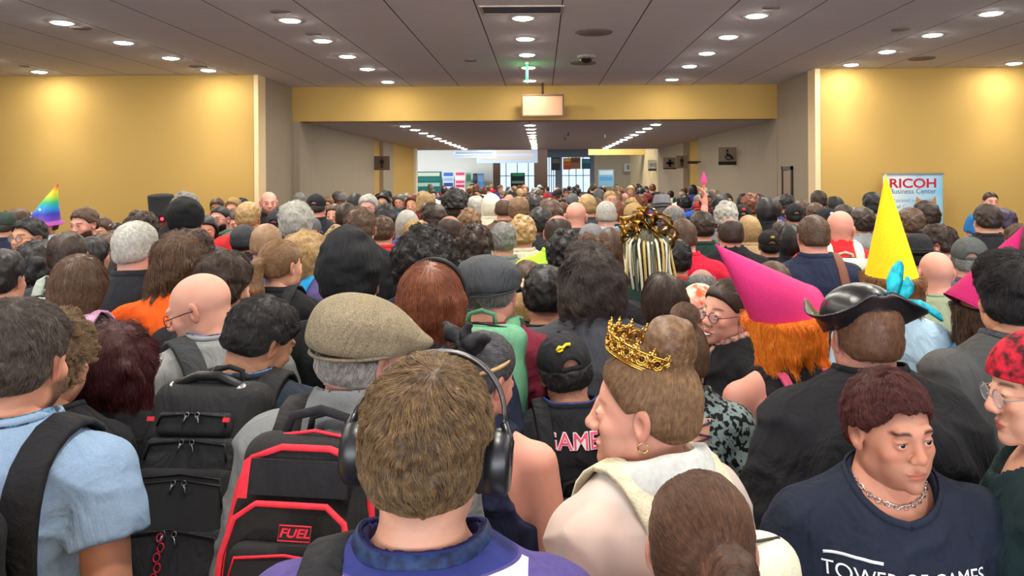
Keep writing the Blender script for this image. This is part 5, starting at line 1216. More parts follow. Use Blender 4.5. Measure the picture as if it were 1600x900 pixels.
# --- big man with shaggy dark hair
h = person('broad man with shaggy dark shoulder-length hair and charcoal tee, mid crowd', 924, 384, 2.65, 0, (0, 4, 0), 'fair', ('shag', ((30, 24, 22), (88, 74, 66))), ('tee', (68, 70, 78)), res=.004, sres=.009, strands=9800, sr=.0005, g=1.22, sw=.21, ha=dict(L=.11))
# --- bun woman with animal print dress
ANIMAL = mat((132, 150, 150), .85, 'cloth', (22, 22, 26), 55, 0)
for n_ in ANIMAL.node_tree.nodes:
    if n_.bl_idname == 'ShaderNodeMapRange': n_.inputs[1].default_value = .50; n_.inputs[2].default_value = .53
h = person('woman with brown topknot bun and animal print dress laced across her back', 1062, 500, 2.28, -8, (14, -2, 0), 'fair', ('updo', 'brown'), ('tee', 'grey'), fem=True, res=.004, sres=.009, strands=7699, sr=.0004, topmat=ANIMAL, neck=.078, sw=.165, g=1.12, ha=dict(bun=(0, -.05, .15), br=.042))
lc = MB(); f_ = h['shirt_f']
def onback(x, z, lift=.003):
    p = march(f_, (x, -.4, z), (x, .0, z), 120); return p + Vector((0, -lift, 0))
bp_ = MB(); v = []; 
for i in range(9):
    for j in range(9): x = -.085 + .17 * j / 8; z = 1.46 - .20 * i / 8; k = 1 - .45 * i / 8; v.append(onback(x * k, z, .0015))
bp_.add(v, [(i * 9 + j, i * 9 + j + 1, (i + 1) * 9 + j + 1, (i + 1) * 9 + j) for i in range(8) for j in range(8)]).build('open_back', skin_mat(SKIN['fair']), h['root'])
for i in range(5):
    z = 1.45 - .042 * i; k = .085 * (1 - .09 * i)
    lc.tube([onback(-k + 2 * k * t, z - .04 * t, .005) for t in np.linspace(0, 1, 8)], .003, 6).tube([onback(k - 2 * k * t, z - .04 * t, .005) for t in np.linspace(0, 1, 8)], .003, 6)
lc.build('lacing', mat((92, 62, 84), .6, 'cloth'), h['root'])
# --- pink cone hat with orange hair
h = person('woman in a tall hot pink cone hat with long wavy orange hair', 1220, 452, 2.36, 14, (8, 2, -10), 'pink', ('wavy', ((232, 100, 12), (255, 176, 56))), ('tank', (30, 28, 34)), fem=True, res=.004, sres=.009, strands=14000, sr=.0005, near=True, ha=dict(L=.34), sw=.175, g=1.15,
           hat=('cone', mat((236, 60, 128), .75, 'felt', (222, 50, 118), 300, .3), dict(ht=.40, r=.122, tilt=(8, -42), z0=.02)))
backpack(h, 'small glossy pink backpack below the long orange hair', (226, 90, 130), w=.20, ht=.22, dp=.10, z=1.27, pockets=False, sx=.07, sw_=.03)
# --- smiling woman
SUIT = 'black'
h = person('smiling woman with glasses and dark hair pulled back, black jacket, patterned lanyard', 1134, 437, 2.75, 122, (0, 2, -6), (216, 170, 148), ('tail', 'dbrown'), ('jacket', 'black'), fem=True, eye=True, res=.0026, sres=.009, strands=6300, sr=.0004, near=True, specs=(96, 52, 66), brow=.9, hood=False)
child_head(h, MB().tube([(-.017, .0955, -.0655), (-.008, .100, -.069), (0, .1015, -.070), (.008, .100, -.069), (.017, .0955, -.0655)], [.001, .0035, .0042, .0035, .001], 8), 'teeth', mat((244, 240, 234), .3, 'tooth'))
child_head(h, MB().sphere((-.081, -.004, -.052), (.006, .006, .009), 10, 6), 'earring', mat((222, 110, 110), .3, 'plastic'))
child_head(h, MB().sphere((.081, -.004, -.052), (.006, .006, .009), 10, 6), 'earring', mat((222, 110, 110), .3, 'plastic'))
lanyard(h, (200, 150, 130), (40, 50, 60), z=1.49, r=.09)
# --- right side
h = person('man with thick black hair and dark grey tee seen from behind, right edge', 1578, 392, 2.3, 4, (-8, 0, 0), 'olive', ('bushy', 'black'), ('tee', (82, 82, 82)), res=.0035, sres=.008, strands=9800, sr=.0004, g=1.15, sw=.2)
lanyard(h, (24, 26, 32), (60, 60, 70), z=1.49, r=.09)
h = person('woman at right edge in red bandana and glasses with dark green ruffled top', 1622, 520, 1.62, 62, (20, 8, 0), 'fair', ('long', 'dbrown'), ('long', (24, 44, 46)), fem=True, res=.0035, sres=.008, strands=6300, sr=.0004, specs=(150, 140, 140), neck=.12, ha=dict(L=.26, zm=.035))
BAND = mat((206, 24, 50), .8, 'cloth', (60, 14, 22), 40); 
link('bandana', sdfmesh(lambda P: smax(smax(ell(P, (0, -.015, .034), (.092, .114, .102)), .022 - P[:, 2] - P[:, 1] * -.25, .004), -ell(P, (0, -.015, .034), (.080, .10, .09)), .004), (-.11, -.14, -.02), (.11, .12, .15), .004), BAND, h['root'], h['H'])
h = person('woman in a tall yellow felt cone hat with long brown hair and pale blue top', 1390, 400, 3.05, -6, (0, 0, 0), 'fair', ('wavy', ((96, 62, 38), (176, 124, 78))), ('tee', (176, 206, 226)), fem=True, res=.0045, strands=6300, sr=.0006, hat=('cone', mat((250, 222, 30), .8, 'felt', (240, 208, 24), 200, .3), dict(ht=.43, r=.105, tilt=(4, -4), z0=.035)), ha=dict(L=.36))
h = person('person in a magenta cone hat leaning right behind the black-haired man', 1530, 448, 2.95, -4, (0, 0, 0), 'fair', ('wavy', 'brown'), ('tee', (120, 170, 220)), fem=True, res=.005, strands=2800, sr=.0006, hat=('cone', mat((178, 24, 96), .85, 'felt', (160, 20, 86), 200, .3), dict(ht=.40, r=.125, tilt=(0, 30), z0=.03)), ha=dict(L=.22))
h = person('bald man with sage green shirt and black cord, left of the magenta hat', 1461, 394, 3.7, 0, (-4, 0, 0), 'pink', None, ('tee', (150, 160, 130)), res=.004, shorn=.12, hname=((150, 130, 110), (170, 150, 130)), strands=0)
# corner of a yellow garment at the bottom left
h = person('person in a bright yellow top, only a shoulder in the bottom left corner', -150, 615, 1.0, 0, (0, 0, 0), 'fair', ('short', 'brown'), ('tee', (250, 200, 20)), res=.006, sres=.010, fem=True)
# ================================================================ THE CROWD
# x, y of the crown in the photo, distance, turn, nod/look yaw, skin, hair style, hair colour, garment, garment colour, label, options
MID = [
 (555, 378, 2.75, 0, 0, 'fair', None, 'black', 'hoodie', 'black', 'person in a slouchy black knit beanie and black hoodie, centre left', dict(hat=('beanie', (24, 24, 27), .12), hair2='neat', res=.0045)),
 (676, 415, 2.62, 4, -12, 'fair', 'long', 'auburn', 'tee', 'navy', 'woman with straight auburn hair and thin black headband', dict(fem=1, strands=6600, band=1, ha=dict(L=.24))),
 (768, 370, 3.05, -8, -10, 'pink', 'neat', 'salt', 'tee', (120, 34, 56), 'man in charcoal flat cap and maroon shirt with green backpack', dict(hat=('flat', (68, 70, 74)), bag=((106, 164, 128), 'green backpack on the man in the maroon shirt', dict(z=1.31, dp=.12)))),
 (665, 353, 3.35, 0, 0, 'brown', 'afro', 'black', 'tee', 'navy', 'person with very large black afro, behind the auburn woman', dict(strands=3600)),
 (440, 375, 4.0, -8, -22, 'fair', 'tail', 'lbrown', 'tee', 'black', 'woman with light brown wavy ponytail and black top', dict(fem=1, strands=2400, bag=((40, 40, 44), 'black backpack on the woman with the ponytail', {}))),
 (352, 393, 2.95, -4, -14, 'fair', 'bushy', 'dbrown', 'tee', 'black', 'man with tousled dark brown hair right behind the bald man with glasses', dict(strands=3000)),
 (283, 371, 3.15, 6, -6, 'fair', 'wavy', 'brown', 'tee', 'orange', 'person with long wavy brown hair and bright orange tee', dict(strands=4800, ha=dict(L=.40))),
 (125, 402, 3.0, 0, 8, 'fair', 'bob', 'brown', 'tee', 'black', 'woman with straight brown bob in black with pink backpack', dict(fem=1, strands=4200, bag=((222, 170, 204), 'pale pink backpack on the woman with the brown bob', dict(w=.24)))),
 (262, 505, 2.62, 10, 0, 'fair', None, 'grey', 'tee', (206, 212, 208), 'person in a pale grey tee hidden behind the bald man with glasses', dict(skip=1)),
 (216, 346, 3.75, 4, -16, 'pink', 'crop', 'silver', 'tee', (34, 36, 42), 'stocky man with cropped silver grey hair and black tee', dict(g=1.25, strands=1800)),
 (108, 362, 3.95, 6, 4, 'tan', 'crop', 'dbrown', 'tee', (48, 48, 52), 'man with cropped dark hair, grey backpack straps, left side', dict(bag=((150, 160, 150), 'pale grey-green backpack on the man with cropped dark hair', {}))),
 (62, 376, 4.3, -6, 0, 'olive', 'mop', 'black', 'tee', (40, 42, 56), 'person with glossy black bowl-cut hair, left of the cropped dark-haired man', dict(fem=1)),
 (43, 341, 5.1, 168, 0, 'olive', 'short', 'black', 'tee', (110, 130, 160), 'man with black hair, glasses and moustache facing the camera in blue shirt', dict(eye=1, specs=(60, 50, 50), beard=.5)),
 (66, 322, 6.0, 150, 10, 'pink', 'neat', 'brown', 'tee', (190, 200, 205), 'man in a rainbow cone hat with white stars, bearded, facing left', dict(rainbow=1, beard=.9, eye=1)),
 (131, 325, 5.9, 165, 4, 'pink', 'short', 'brown', 'tee', (60, 60, 66), 'man with brown quiff and dark beard facing the camera', dict(eye=1, beard=1.0)),
 (163, 366, 5.4, 172, -4, 'fair', 'long', 'brown', 'tee', 'black', 'woman with parted brown hair facing the camera, left of centre', dict(fem=1, eye=1)),
 (184, 360, 5.8, 168, -20, 'fair', 'long', 'dbrown', 'tee', 'black', 'woman with sunglasses pushed up on her hair facing the camera', dict(fem=1, eye=1, topglasses=1)),
 (158, 340, 6.6, 170, 10, 'fair', 'short', 'brown', 'tee', 'grey', 'short brown-haired person half hidden behind the quiffed man', {}),
 (180, 348, 7.3, 176, 0, 'tan', 'short', 'dbrown', 'tee', 'char', 'dark-haired person whose forehead shows behind the silver-haired man', {}),
 (146, 372, 4.9, -20, 0, 'fair', 'long', 'black', 'tee', 'black', 'person with long straight black hair right of the cropped dark-haired man', dict(fem=1)),
 (8, 328, 6.2, 0, 0, 'tan', 'crop', 'dbrown', 'tee', 'navy', 'person in dark green cap at the left edge', dict(hat=('cap', (48, 62, 54)))),
 (26, 326, 6.8, 160, 0, 'tan', 'neat', 'brown', 'tee', 'grey', 'brown-haired person between green cap and rainbow hat', {}),
 (2, 390, 3.5, 0, 0, 'fair', 'short', 'black', 'tee', 'black', 'black-clad person cut off by the left edge', {}),
 (28, 392, 4.4, 20, 0, 'fair', 'short', 'dbrown', 'tee', (226, 200, 160), 'person in a red, green and cream floral shirt at the left edge', dict(floral=1, under=60)),
 (222, 330, 5.3, 0, 0, 'brown', 'curly', 'dbrown', 'hoodie', (64, 60, 62), 'person with dark curly hair behind the silver-haired man', {}),
 (217, 328, 7.5, 20, 0, 'fair', 'short', 'grey', 'tee', 'grey', 'person in grey cap behind the curly dark-haired one', dict(hat=('cap', (112, 114, 118)))),
 (252, 318, 6.8, 190, 0, 'brown', None, 'black', 'tee', 'black', 'person in black box hat with red and green lit goggles', dict(led=1)),
 (266, 310, 7.6, 180, 0, 'fair', 'short', 'black', 'tee', 'char', 'person with steampunk goggles on a dark hat', dict(goggle=1, hat=('bowler', (40, 40, 42)))),
 (293, 318, 4.9, 0, 0, 'fair', None, 'black', 'hoodie', (70, 68, 74), 'tall person in ribbed black beanie and dark grey hoodie by the gold wall', dict(hat=('beanie', (18, 18, 20), .06))),
 (290, 300, 6.6, 0, 0, 'fair', 'curly', 'grey', 'tee', 'black', 'tall person whose dark grey curls show above the ribbed beanie', {}),
 (343, 322, 7.4, 172, 0, 'pink', 'crop', 'black', 'tee', (96, 104, 92), 'man with black full beard and round glasses facing the camera by gold wall', dict(eye=1, beard=1.0, specs=(40, 40, 40))),
 (360, 328, 8.4, 170, 0, 'fair', 'short', 'brown', 'tee', 'grey', 'brown-haired person behind the full-bearded man', {}),
 (370, 332, 7.4, 160, 0, 'pink', 'crop', 'dbrown', 'tee', 'black', 'person facing left between bearded man and blond man', {}),
 (389, 316, 6.2, 0, 0, 'pink', 'short', 'blond', 'hoodie', (196, 40, 44), 'man with short reddish blond hair and red collar', {}),
 (382, 350, 5.6, 0, 0, 'tan', 'crop', 'black', 'hoodie', (30, 30, 34), 'person in charcoal cap-like beanie with red hood trim', dict(hat=('beanie', (62, 64, 68), 0.0))),
 (322, 338, 6.4, 200, 0, 'tan', 'long', 'black', 'hoodie', 'black', 'long black-haired person facing left near the full-bearded man', dict(fem=1)),
 (302, 358, 4.3, 0, 0, 'fair', 'curly', 'dbrown', 'hoodie', (66, 66, 72), 'person with short dark curls behind the long wavy brown hair', {}),
 (420, 300, 8.3, 205, 0, 'pink', None, 'brown', 'tee', 'black', 'tall bald bearded man looking right at the left corridor corner', dict(eye=1, beard=.8)),
 (494, 301, 7.6, 0, 0, 'pink', 'crop', 'dbrown', 'tee', (36, 40, 48), 'tall man in black baseball cap before the taupe wall', dict(hat=('cap', (28, 28, 34)))),
 (464, 315, 5.0, 0, 0, 'fair', 'bushy', 'silver', 'tee', 'black', 'person with fluffy silver blond hair and black top', dict(strands=1500)),
 (483, 334, 5.0, 4, -10, 'pink', 'crop', 'brown', 'tee', (40, 100, 150), 'man in a grey cap with blue rear panel', dict(hat=('cap', (98, 100, 106)))),
 (417, 350, 4.9, 0, 0, 'pink', 'crop', ((150, 118, 90), (176, 146, 116)), 'tee', 'blue', 'man with shaved sandy hair and royal blue shirt', {}),
 (434, 326, 6.6, 0, 0, 'tan', 'crop', 'black', 'tee', 'black', 'person in a dark cap behind the shaved sandy-haired man', dict(hat=('cap', (44, 44, 50)))),
 (479, 362, 4.6, -20, -20, 'fair', 'shag', 'blond', 'tee', (92, 80, 130), 'child-height person with tousled dark blond hair and bright blue backpack', dict(bag=((38, 150, 214), 'bright blue backpack on the dark blond person', {}))),
 (529, 352, 5.0, 0, 0, 'fair', 'curly', 'blond', 'tee', 'grey', 'person with short golden curls left of the slouchy beanie', {}),
 (542, 317, 6.4, 0, 0, 'tan', 'crop', 'dbrown', 'tee', 'black', 'dark-haired man behind and left of the brown-haired man in black', {}),
 (564, 324, 4.9, 0, -4, 'fair', 'short', 'brown', 'hoodie', 'black', 'man with neat brown hair and black hoodie, left of centre', dict(strands=1500)),
 (598, 338, 5.4, 0, -4, 'fair', 'short', 'brown', 'tee', (206, 40, 50), 'man with short brown hair and red collar, left of centre', dict(strands=1200)),
 (522, 320, 8.2, 175, 0, 'fair', 'long', 'brown', 'tee', 'grey', 'brown-haired woman facing the camera by the taupe wall', dict(fem=1, eye=1)),
 (575, 304, 7.6, 170, 10, 'pink', 'short', 'silver', 'tee', 'char', 'silver-haired man with glasses facing the camera', dict(eye=1, specs=(50, 50, 50))),
 (556, 303, 8.6, 0, 0, 'tan', 'long', 'black', 'tee', 'black', 'person with long black hair below the left restroom sign', dict(fem=1)),
 (603, 318, 6.6, 0, 0, 'brown', 'mop', 'black', 'tee', 'black', 'person with wide black mop of hair, left of centre', {}),
 (637, 330, 6.0, 0, 0, 'fair', 'bob', 'silver', 'tee', (96, 84, 150), 'person with silver bob and violet top', dict(fem=1)),
 (652, 344, 5.4, 0, 0, 'fair', 'bushy', 'blond', 'tee', 'grey', 'blond person just left of the big afro', {}),
 (675, 316, 5.6, 20, 20, 'fair', 'bushy', 'dbrown', 'tee', 'black', 'dark brown-haired person with visible left ear above the afro', {}),
 (703, 335, 5.4, 0, -10, 'pink', 'balding', 'dbrown', 'tee', 'grey', 'man with bald spot in dark hair right of the afro', {}),
 (733, 326, 5.8, 0, 0, 'fair', 'curly', 'lbrown', 'tee', 'cream', 'person with light brown curls left of centre', {}),
 (742, 350, 4.4, 0, 0, 'tan', 'curly', 'dbrown', 'tee', 'cream', 'person with dense dark curls and cream top behind the flat cap', dict(strands=1500)),
 (786, 348, 5.2, 0, 0, 'fair', 'short', 'grey', 'tee', 'grey', 'grey-haired person right behind the charcoal flat cap', {}),
 (710, 294, 8.6, 0, 0, 'dark', 'afro', 'black', 'tee', 'black', 'person with a round dark afro beyond the bald spot man', {}),
 (745, 306, 8.2, 0, 0, 'fair', 'bushy', 'silver', 'tee', (236, 234, 210), 'person with pale cream hair and white wrap', {}),
 (768, 304, 7.8, 0, 0, 'fair', 'bob', ((214, 208, 186), (240, 236, 220)), 'tee', 'cream', 'person in a cream cloth headwrap, upper middle', dict(fem=1)),
 (788, 308, 6.8, 0, 0, 'pink', 'balding', 'brown', 'tee', 'brown', 'balding brown-haired man in the upper middle', {}),
 (811, 308, 6.6, 0, 0, 'pink', 'short', 'lbrown', 'tee', 'grey', 'sandy-haired man below the row of middle corridor lights', {}),
 (837, 304, 7.0, 0, 0, 'brown', 'bushy', 'black', 'tee', 'black', 'bushy black-haired person in the upper middle', {}),
 (860, 310, 6.0, 0, 0, 'fair', 'mop', 'brown', 'tee', 'char', 'person with wide brown mop of hair in the upper middle', {}),
 (844, 324, 5.4, 0, 0, 'tan', 'short', 'black', 'hoodie', (40, 40, 44), 'black-haired man in dark jacket left of the hi-vis vest', {}),
 (816, 336, 5.2, 0, 0, 'fair', 'curly', 'blond', 'tee', 'cream', 'blond curly-haired person left of the hi-vis vest', {}),
 (824, 408, 3.9, 0, 0, 'fair', 'short', 'brown', 'tee', 'black', 'short brown-haired person low behind the green backpack man', {}),
 (816, 440, 3.35, 0, 0, 'fair', 'bob', 'blond', 'tee', 'green', 'short person with blond streaked hair beside the maroon shirt', dict(fem=1)),
 (871, 334, 4.5, 0, 6, 'pink', 'balding', 'dbrown', 'tee', 'lime', 'balding man in a hi-vis green vest lettered WE', dict(we=1)),
 (900, 316, 5.6, 0, -6, 'pink', None, 'brown', 'tee', 'char', 'bald pink-headed man in the middle of the crowd', {}),
 (884, 358, 3.9, 0, 0, 'dark', 'curly', 'black', 'hoodie', (38, 38, 42), 'person with black curls and black leather jacket', {}),
 (917, 304, 7.4, 0, 0, 'fair', 'short', 'blond', 'tee', 'char', 'short blond person right of the bald pink-headed man', {}),
 (947, 314, 6.2, 0, 0, 'fair', 'crop', 'silver', 'tee', (150, 180, 220), 'grey buzz-cut man in pale blue collar', {}),
 (964, 314, 6.8, 10, 0, 'pink', 'short', 'auburn', 'tee', 'dgreen', 'auburn-haired person right of the grey buzz cut', {}),
 (990, 314, 6.2, 0, 0, 'pink', 'crop', 'brown', 'tee', (226, 226, 214), 'man in a tan baseball cap', dict(hat=('cap', (170, 140, 92)))),
 (1034, 302, 6.8, 0, 0, 'fair', 'short', 'grey', 'tee', 'char', 'man in a grey fedora with dark band', dict(hat=('fedora', (122, 122, 126), (50, 50, 54)))),
 (924, 346, 5.2, 0, 0, 'fair', 'crop', 'grey', 'tee', 'black', 'person in a grey cap in front of the bald pink-headed man', dict(hat=('cap', (120, 120, 124)))),
 (921, 368, 3.55, 0, 0, 'fair', 'curly', 'brown', 'tee', 'black', 'person with full brown curls behind the shaggy dark-haired man', dict(strands=2100)),
 (955, 358, 4.2, 0, 0, 'fair', 'long', 'brown', 'tee', 'char', 'person with smooth brown hair left of the gold bow', dict(fem=1)),
 (1010, 350, 4.0, 0, 0, 'brown', 'long', ((60, 56, 40), (150, 140, 100)), 'tee', 'dgreen', 'person with gold and white braids under a big gold bow', dict(fem=1, braids=1)),
 (1052, 318, 5.6, 0, 0, 'pink', 'balding', 'grey', 'tee', 'grey', 'balding grey man raising his right arm with a small stick', dict(raise_=1)),
 (1066, 342, 4.7, 0, 8, 'pink', 'crop', 'brown', 'tee', 'red', 'broad man with cropped brown hair and bright red tee', dict(g=1.25)),
 (1056, 374, 4.1, 0, 0, 'tan', 'short', 'black', 'tee', (180, 60, 60), 'man with short black hair in front of the red tee', dict(strands=1500)),
 (1096, 330, 5.2, 0, 0, 'pink', 'short', 'dbrown', 'tee', (30, 56, 50), 'man with dark brown hair and dark green tee', {}),
 (1141, 339, 5.0, 0, 0, 'pink', 'balding', 'dbrown', 'jacket', (28, 28, 32), 'balding man in black suit right of the dark green tee', {}),
 (1170, 338, 6.0, 0, 0, 'fair', 'long', 'blond', 'tee', 'tan', 'person with long dark blond hair right of the suited man', dict(fem=1)),
 (1134, 314, 6.6, 0, 0, 'fair', 'curly', 'silver', 'tee', 'grey', 'person with grey curls above the suited balding man', {}),
 (1158, 317, 7.2, 0, 0, 'tan', 'crop', 'black', 'tee', 'char', 'person in black cap with a red badge', dict(hat=('cap', (26, 26, 30)), badge=(226, 60, 50))),
 (1173, 302, 7.4, 0, 0, 'fair', 'curly', 'auburn', 'tee', 'grey', 'person with ginger curls by the right taupe wall', {}),
 (1196, 310, 7.2, 10, 0, 'tan', 'bob', 'black', 'tee', 'black', 'person with black bob by the right taupe wall', dict(fem=1)),
 (1125, 304, 8.0, 0, 0, 'tan', 'bushy', 'black', 'tee', 'black', 'bushy black-haired person below the seated figure sign', {}),
 (1096, 418, 4.0, 0, -10, 'pink', 'balding', 'grey', 'tee', 'tan', 'low grey balding man next to the smiling woman', {}),
 (1092, 450, 3.3, 0, 0, 'fair', None, 'black', 'tee', (232, 70, 30), 'person in orange patterned headgear and orange costume', dict(orange=1)),
 (1037, 430, 3.0, 0, 6, 'fair', 'long', 'dbrown', 'tee', 'char', 'person with straight dark hair and visible ear above the topknot', dict(fem=1, strands=3000)),
 (1206, 312, 7.6, 0, 0, 'fair', 'neat', 'dbrown', 'tee', (200, 200, 196), 'dark-haired person in pale top by the taupe doorway', {}),
 (1240, 316, 7.6, 0, 0, 'fair', 'crop', 'black', 'tee', 'black', 'person in plain black cap near the right doorway', dict(hat=('cap', (28, 28, 32)))),
 (1253, 312, 8.2, 0, 0, 'fair', 'bushy', 'brown', 'tee', 'char', 'brown-haired person right of the plain black cap', {}),
 (1273, 317, 7.8, 0, 0, 'fair', 'short', 'brown', 'tee', 'grey', 'short brown-haired person left of the white-badged cap', {}),
 (1291, 322, 6.8, 0, 0, 'pink', 'crop', 'dbrown', 'tee', 'char', 'person in black cap with a white badge', dict(hat=('cap', (26, 28, 36)), badge=(230, 230, 235))),
 (1317, 320, 7.0, 0, 0, 'fair', 'short', 'dbrown', 'tee', 'black', 'dark-haired person behind the bald man in red hoodie', {}),
 (1346, 324, 6.0, 0, 0, 'tan', 'short', 'dbrown', 'hoodie', (132, 134, 138), 'man with neat dark hair and light grey hoodie', {}),
 (1364, 300, 7.4, 0, 0, 'fair', 'bushy', 'black', 'tee', 'char', 'tall dark-haired person left of the yellow cone hat', {}),
 (1270, 336, 4.3, 0, 0, 'pink', 'crop', 'brown', 'tee', (34, 42, 66), 'man with clipped brown hair, navy tee and brown shoulder strap', dict(g=1.2, sash=(118, 74, 58))),
 (1313, 330, 5.3, -8, -30, 'pink', None, 'brown', 'hoodie', (216, 36, 44), 'bald bearded man with glasses and red hoodie', dict(specs=(40, 40, 40), beard=.5, bag=((226, 220, 196), 'cream backpack on the bald man in the red hoodie', {}))),
 (1238, 352, 5.4, 0, 0, 'tan', 'long', 'black', 'tee', 'black', 'person with long dark hair left of the navy tee man', dict(fem=1)),
 (1221, 346, 6.2, 0, 0, 'fair', 'neat', 'dbrown', 'tee', 'teal', 'dark-haired person in teal top left of the navy tee man', {}),
 (1202, 356, 5.6, 0, 0, 'tan', 'crop', 'black', 'tee', 'black', 'person in black cap with yellow badge above the pink hat', dict(hat=('cap', (32, 30, 28)), badge=(190, 160, 60))),
 (1206, 408, 3.9, 0, 10, 'pink', 'crop', 'brown', 'tee', 'black', 'short brown-haired person right beside the pink hat', {}),
 (1421, 325, 5.4, 0, 0, 'fair', 'short', 'brown', 'tee', 'black', 'brown-haired man right of the yellow cone hat', {}),
 (1446, 313, 6.4, 0, 0, 'tan', 'bushy', 'dbrown', 'tee', 'black', 'dark-haired person with small fox ears before the roll-up banner', dict(ears=1)),
 (1431, 364, 4.6, 0, 0, 'pink', 'crop', 'black', 'tee', 'black', 'person in a black bowler hat', dict(hat=('bowler', (34, 34, 38)))),
 (1463, 350, 5.0, 30, 30, 'pink', 'bushy', 'dbrown', 'tee', (66, 70, 90), 'dark-haired man turned left beside the bowler hat', dict(specs=(40, 40, 40))),
 (1513, 366, 4.2, 0, -20, 'pink', 'crop', 'grey', 'tee', (70, 76, 92), 'man in washed grey baseball cap', dict(hat=('cap', (74, 78, 76)))),
 (1541, 319, 5.8, 0, 0, 'fair', 'short', 'dbrown', 'tee', (34, 34, 38), 'dark brown-haired man in black tee with yellow back print', dict(yellow=1)),
 (1563, 325, 6.6, 20, 30, 'fair', 'bushy', 'purple', 'tee', 'black', 'person with dark purple hair at the right', {}),
 (1548, 300, 9.6, 170, 0, 'pink', 'crop', 'dbrown', 'tee', (36, 108, 170), 'man in bright blue shirt facing the camera at the right gold wall', dict(eye=1)),
 (1592, 350, 5.0, 0, 0, 'fair', 'neat', 'brown', 'tee', 'char', 'brown-haired person cut off at the right edge', {}),
 (1300, 462, 2.9, 0, 0, 'fair', 'short', 'black', 'tee', 'black', 'black-clad person behind the tricorn hat', dict(skip=1)),
 (500, 520, 2.35, 0, 0, 'fair', 'short', 'black', 'hoodie', 'black', 'x', dict(skip=1)),
 (610, 345, 4.1, 0, 0, 'fair', 'short', 'dbrown', 'hoodie', 'black', 'x', dict(skip=1)),
 (853, 415, 3.3, 0, 0, 'tan', 'short', 'black', 'tee', 'black', 'short dark-haired person in black between green backpack and charcoal tee', {}),
 (1105, 300, 9.0, 180, 0, 'dark', 'crop', 'black', 'tee', 'black', 'dark-skinned person facing the camera by the right taupe wall', dict(eye=1)),
]
FIXED = [(-.02, .97), (.225, 1.08), (.2, 1.5), (.63, 1.38), (.83, 1.98), (-1.13, 1.62), (-.39, 1.68), (-.73, 2.0), (-1.11, 2.5), (-1.19, 2.15), (-1.15, 1.8), (-.15, 1.95), (.07, 2.30), (.17, 2.65), (.41, 2.28), (.74, 2.36), (.66, 2.75), (1.4, 2.3), (1.05, 1.62), (1.39, 3.05), (1.68, 2.95), (1.9, 3.7), (-.82, 1.05)]
# people in a crowd keep a body's width apart: shift each along its own line of sight only
P_ = [[(m[0] - VX) / F, m[2]] for m in MID]
for _ in range(120):
    for i, a in enumerate(P_):
        if MID[i][11].get('skip'): continue
        for j in range(len(P_) + len(FIXED)):
            if j < len(P_):
                if j == i or MID[j][11].get('skip'): continue
                b = P_[j]; bx, by = b[0] * b[1], b[1]
            else: b = None; bx, by = FIXED[j - len(P_)]
            dx, dy = a[0] * a[1] - bx, a[1] - by; R = .47 if max(a[1], by) > 3.6 else .38
            if dx * dx + dy * dy < R * R:
                pu = .25 * (R - math.hypot(dx, dy)); sg = 1 if dy > 0 else -1
                a[1] += sg * pu
                if b: b[1] -= sg * pu
    for i, a in enumerate(P_): a[1] = min(max(a[1], MID[i][2] * .82), MID[i][2] * 1.22)
def rainbow_hat(root, m):
    o = MB().lathe([(.150, -.028), (.152, -.024), (.122, .002)] + [(.118 * (1 - t) + .002, .005 + .30 * t) for t in np.linspace(0, 1, 26)], 40, Matrix.Translation((0, -.012, .03)), lean=lambda z: (-.48 * max(0, z) * (1 + z), 0, 0)).build('cone_hat', m, root)
    return o
def rainbow_mat():
    m = bpy.data.materials.new('rainbow'); m.use_nodes = True; N = m.node_tree.nodes; L = m.node_tree.links; b = N['Principled BSDF']; tc = N.new('ShaderNodeTexCoord'); s = N.new('ShaderNodeSeparateXYZ'); L.new(tc.outputs['Object'], s.inputs[0])
    mp = N.new('ShaderNodeMapRange'); mp.inputs[1].default_value = 0; mp.inputs[2].default_value = .34; L.new(s.outputs[2], mp.inputs[0]); r = N.new('ShaderNodeValToRGB'); L.new(mp.outputs[0], r.inputs[0]); e = r.color_ramp.elements
    e[0].color = (*lin((214, 70, 170)), 1); e[1].color = (*lin((226, 60, 50)), 1); e[1].position = .95
    for p_, c in ((.12, (120, 70, 180)), (.28, (60, 60, 180)), (.42, (40, 150, 220)), (.56, (60, 190, 120)), (.68, (190, 220, 60)), (.80, (250, 220, 60))): k = e.new(p_); k.color = (*lin(c), 1)
    L.new(r.outputs[0], b.inputs['Base Color']); return m
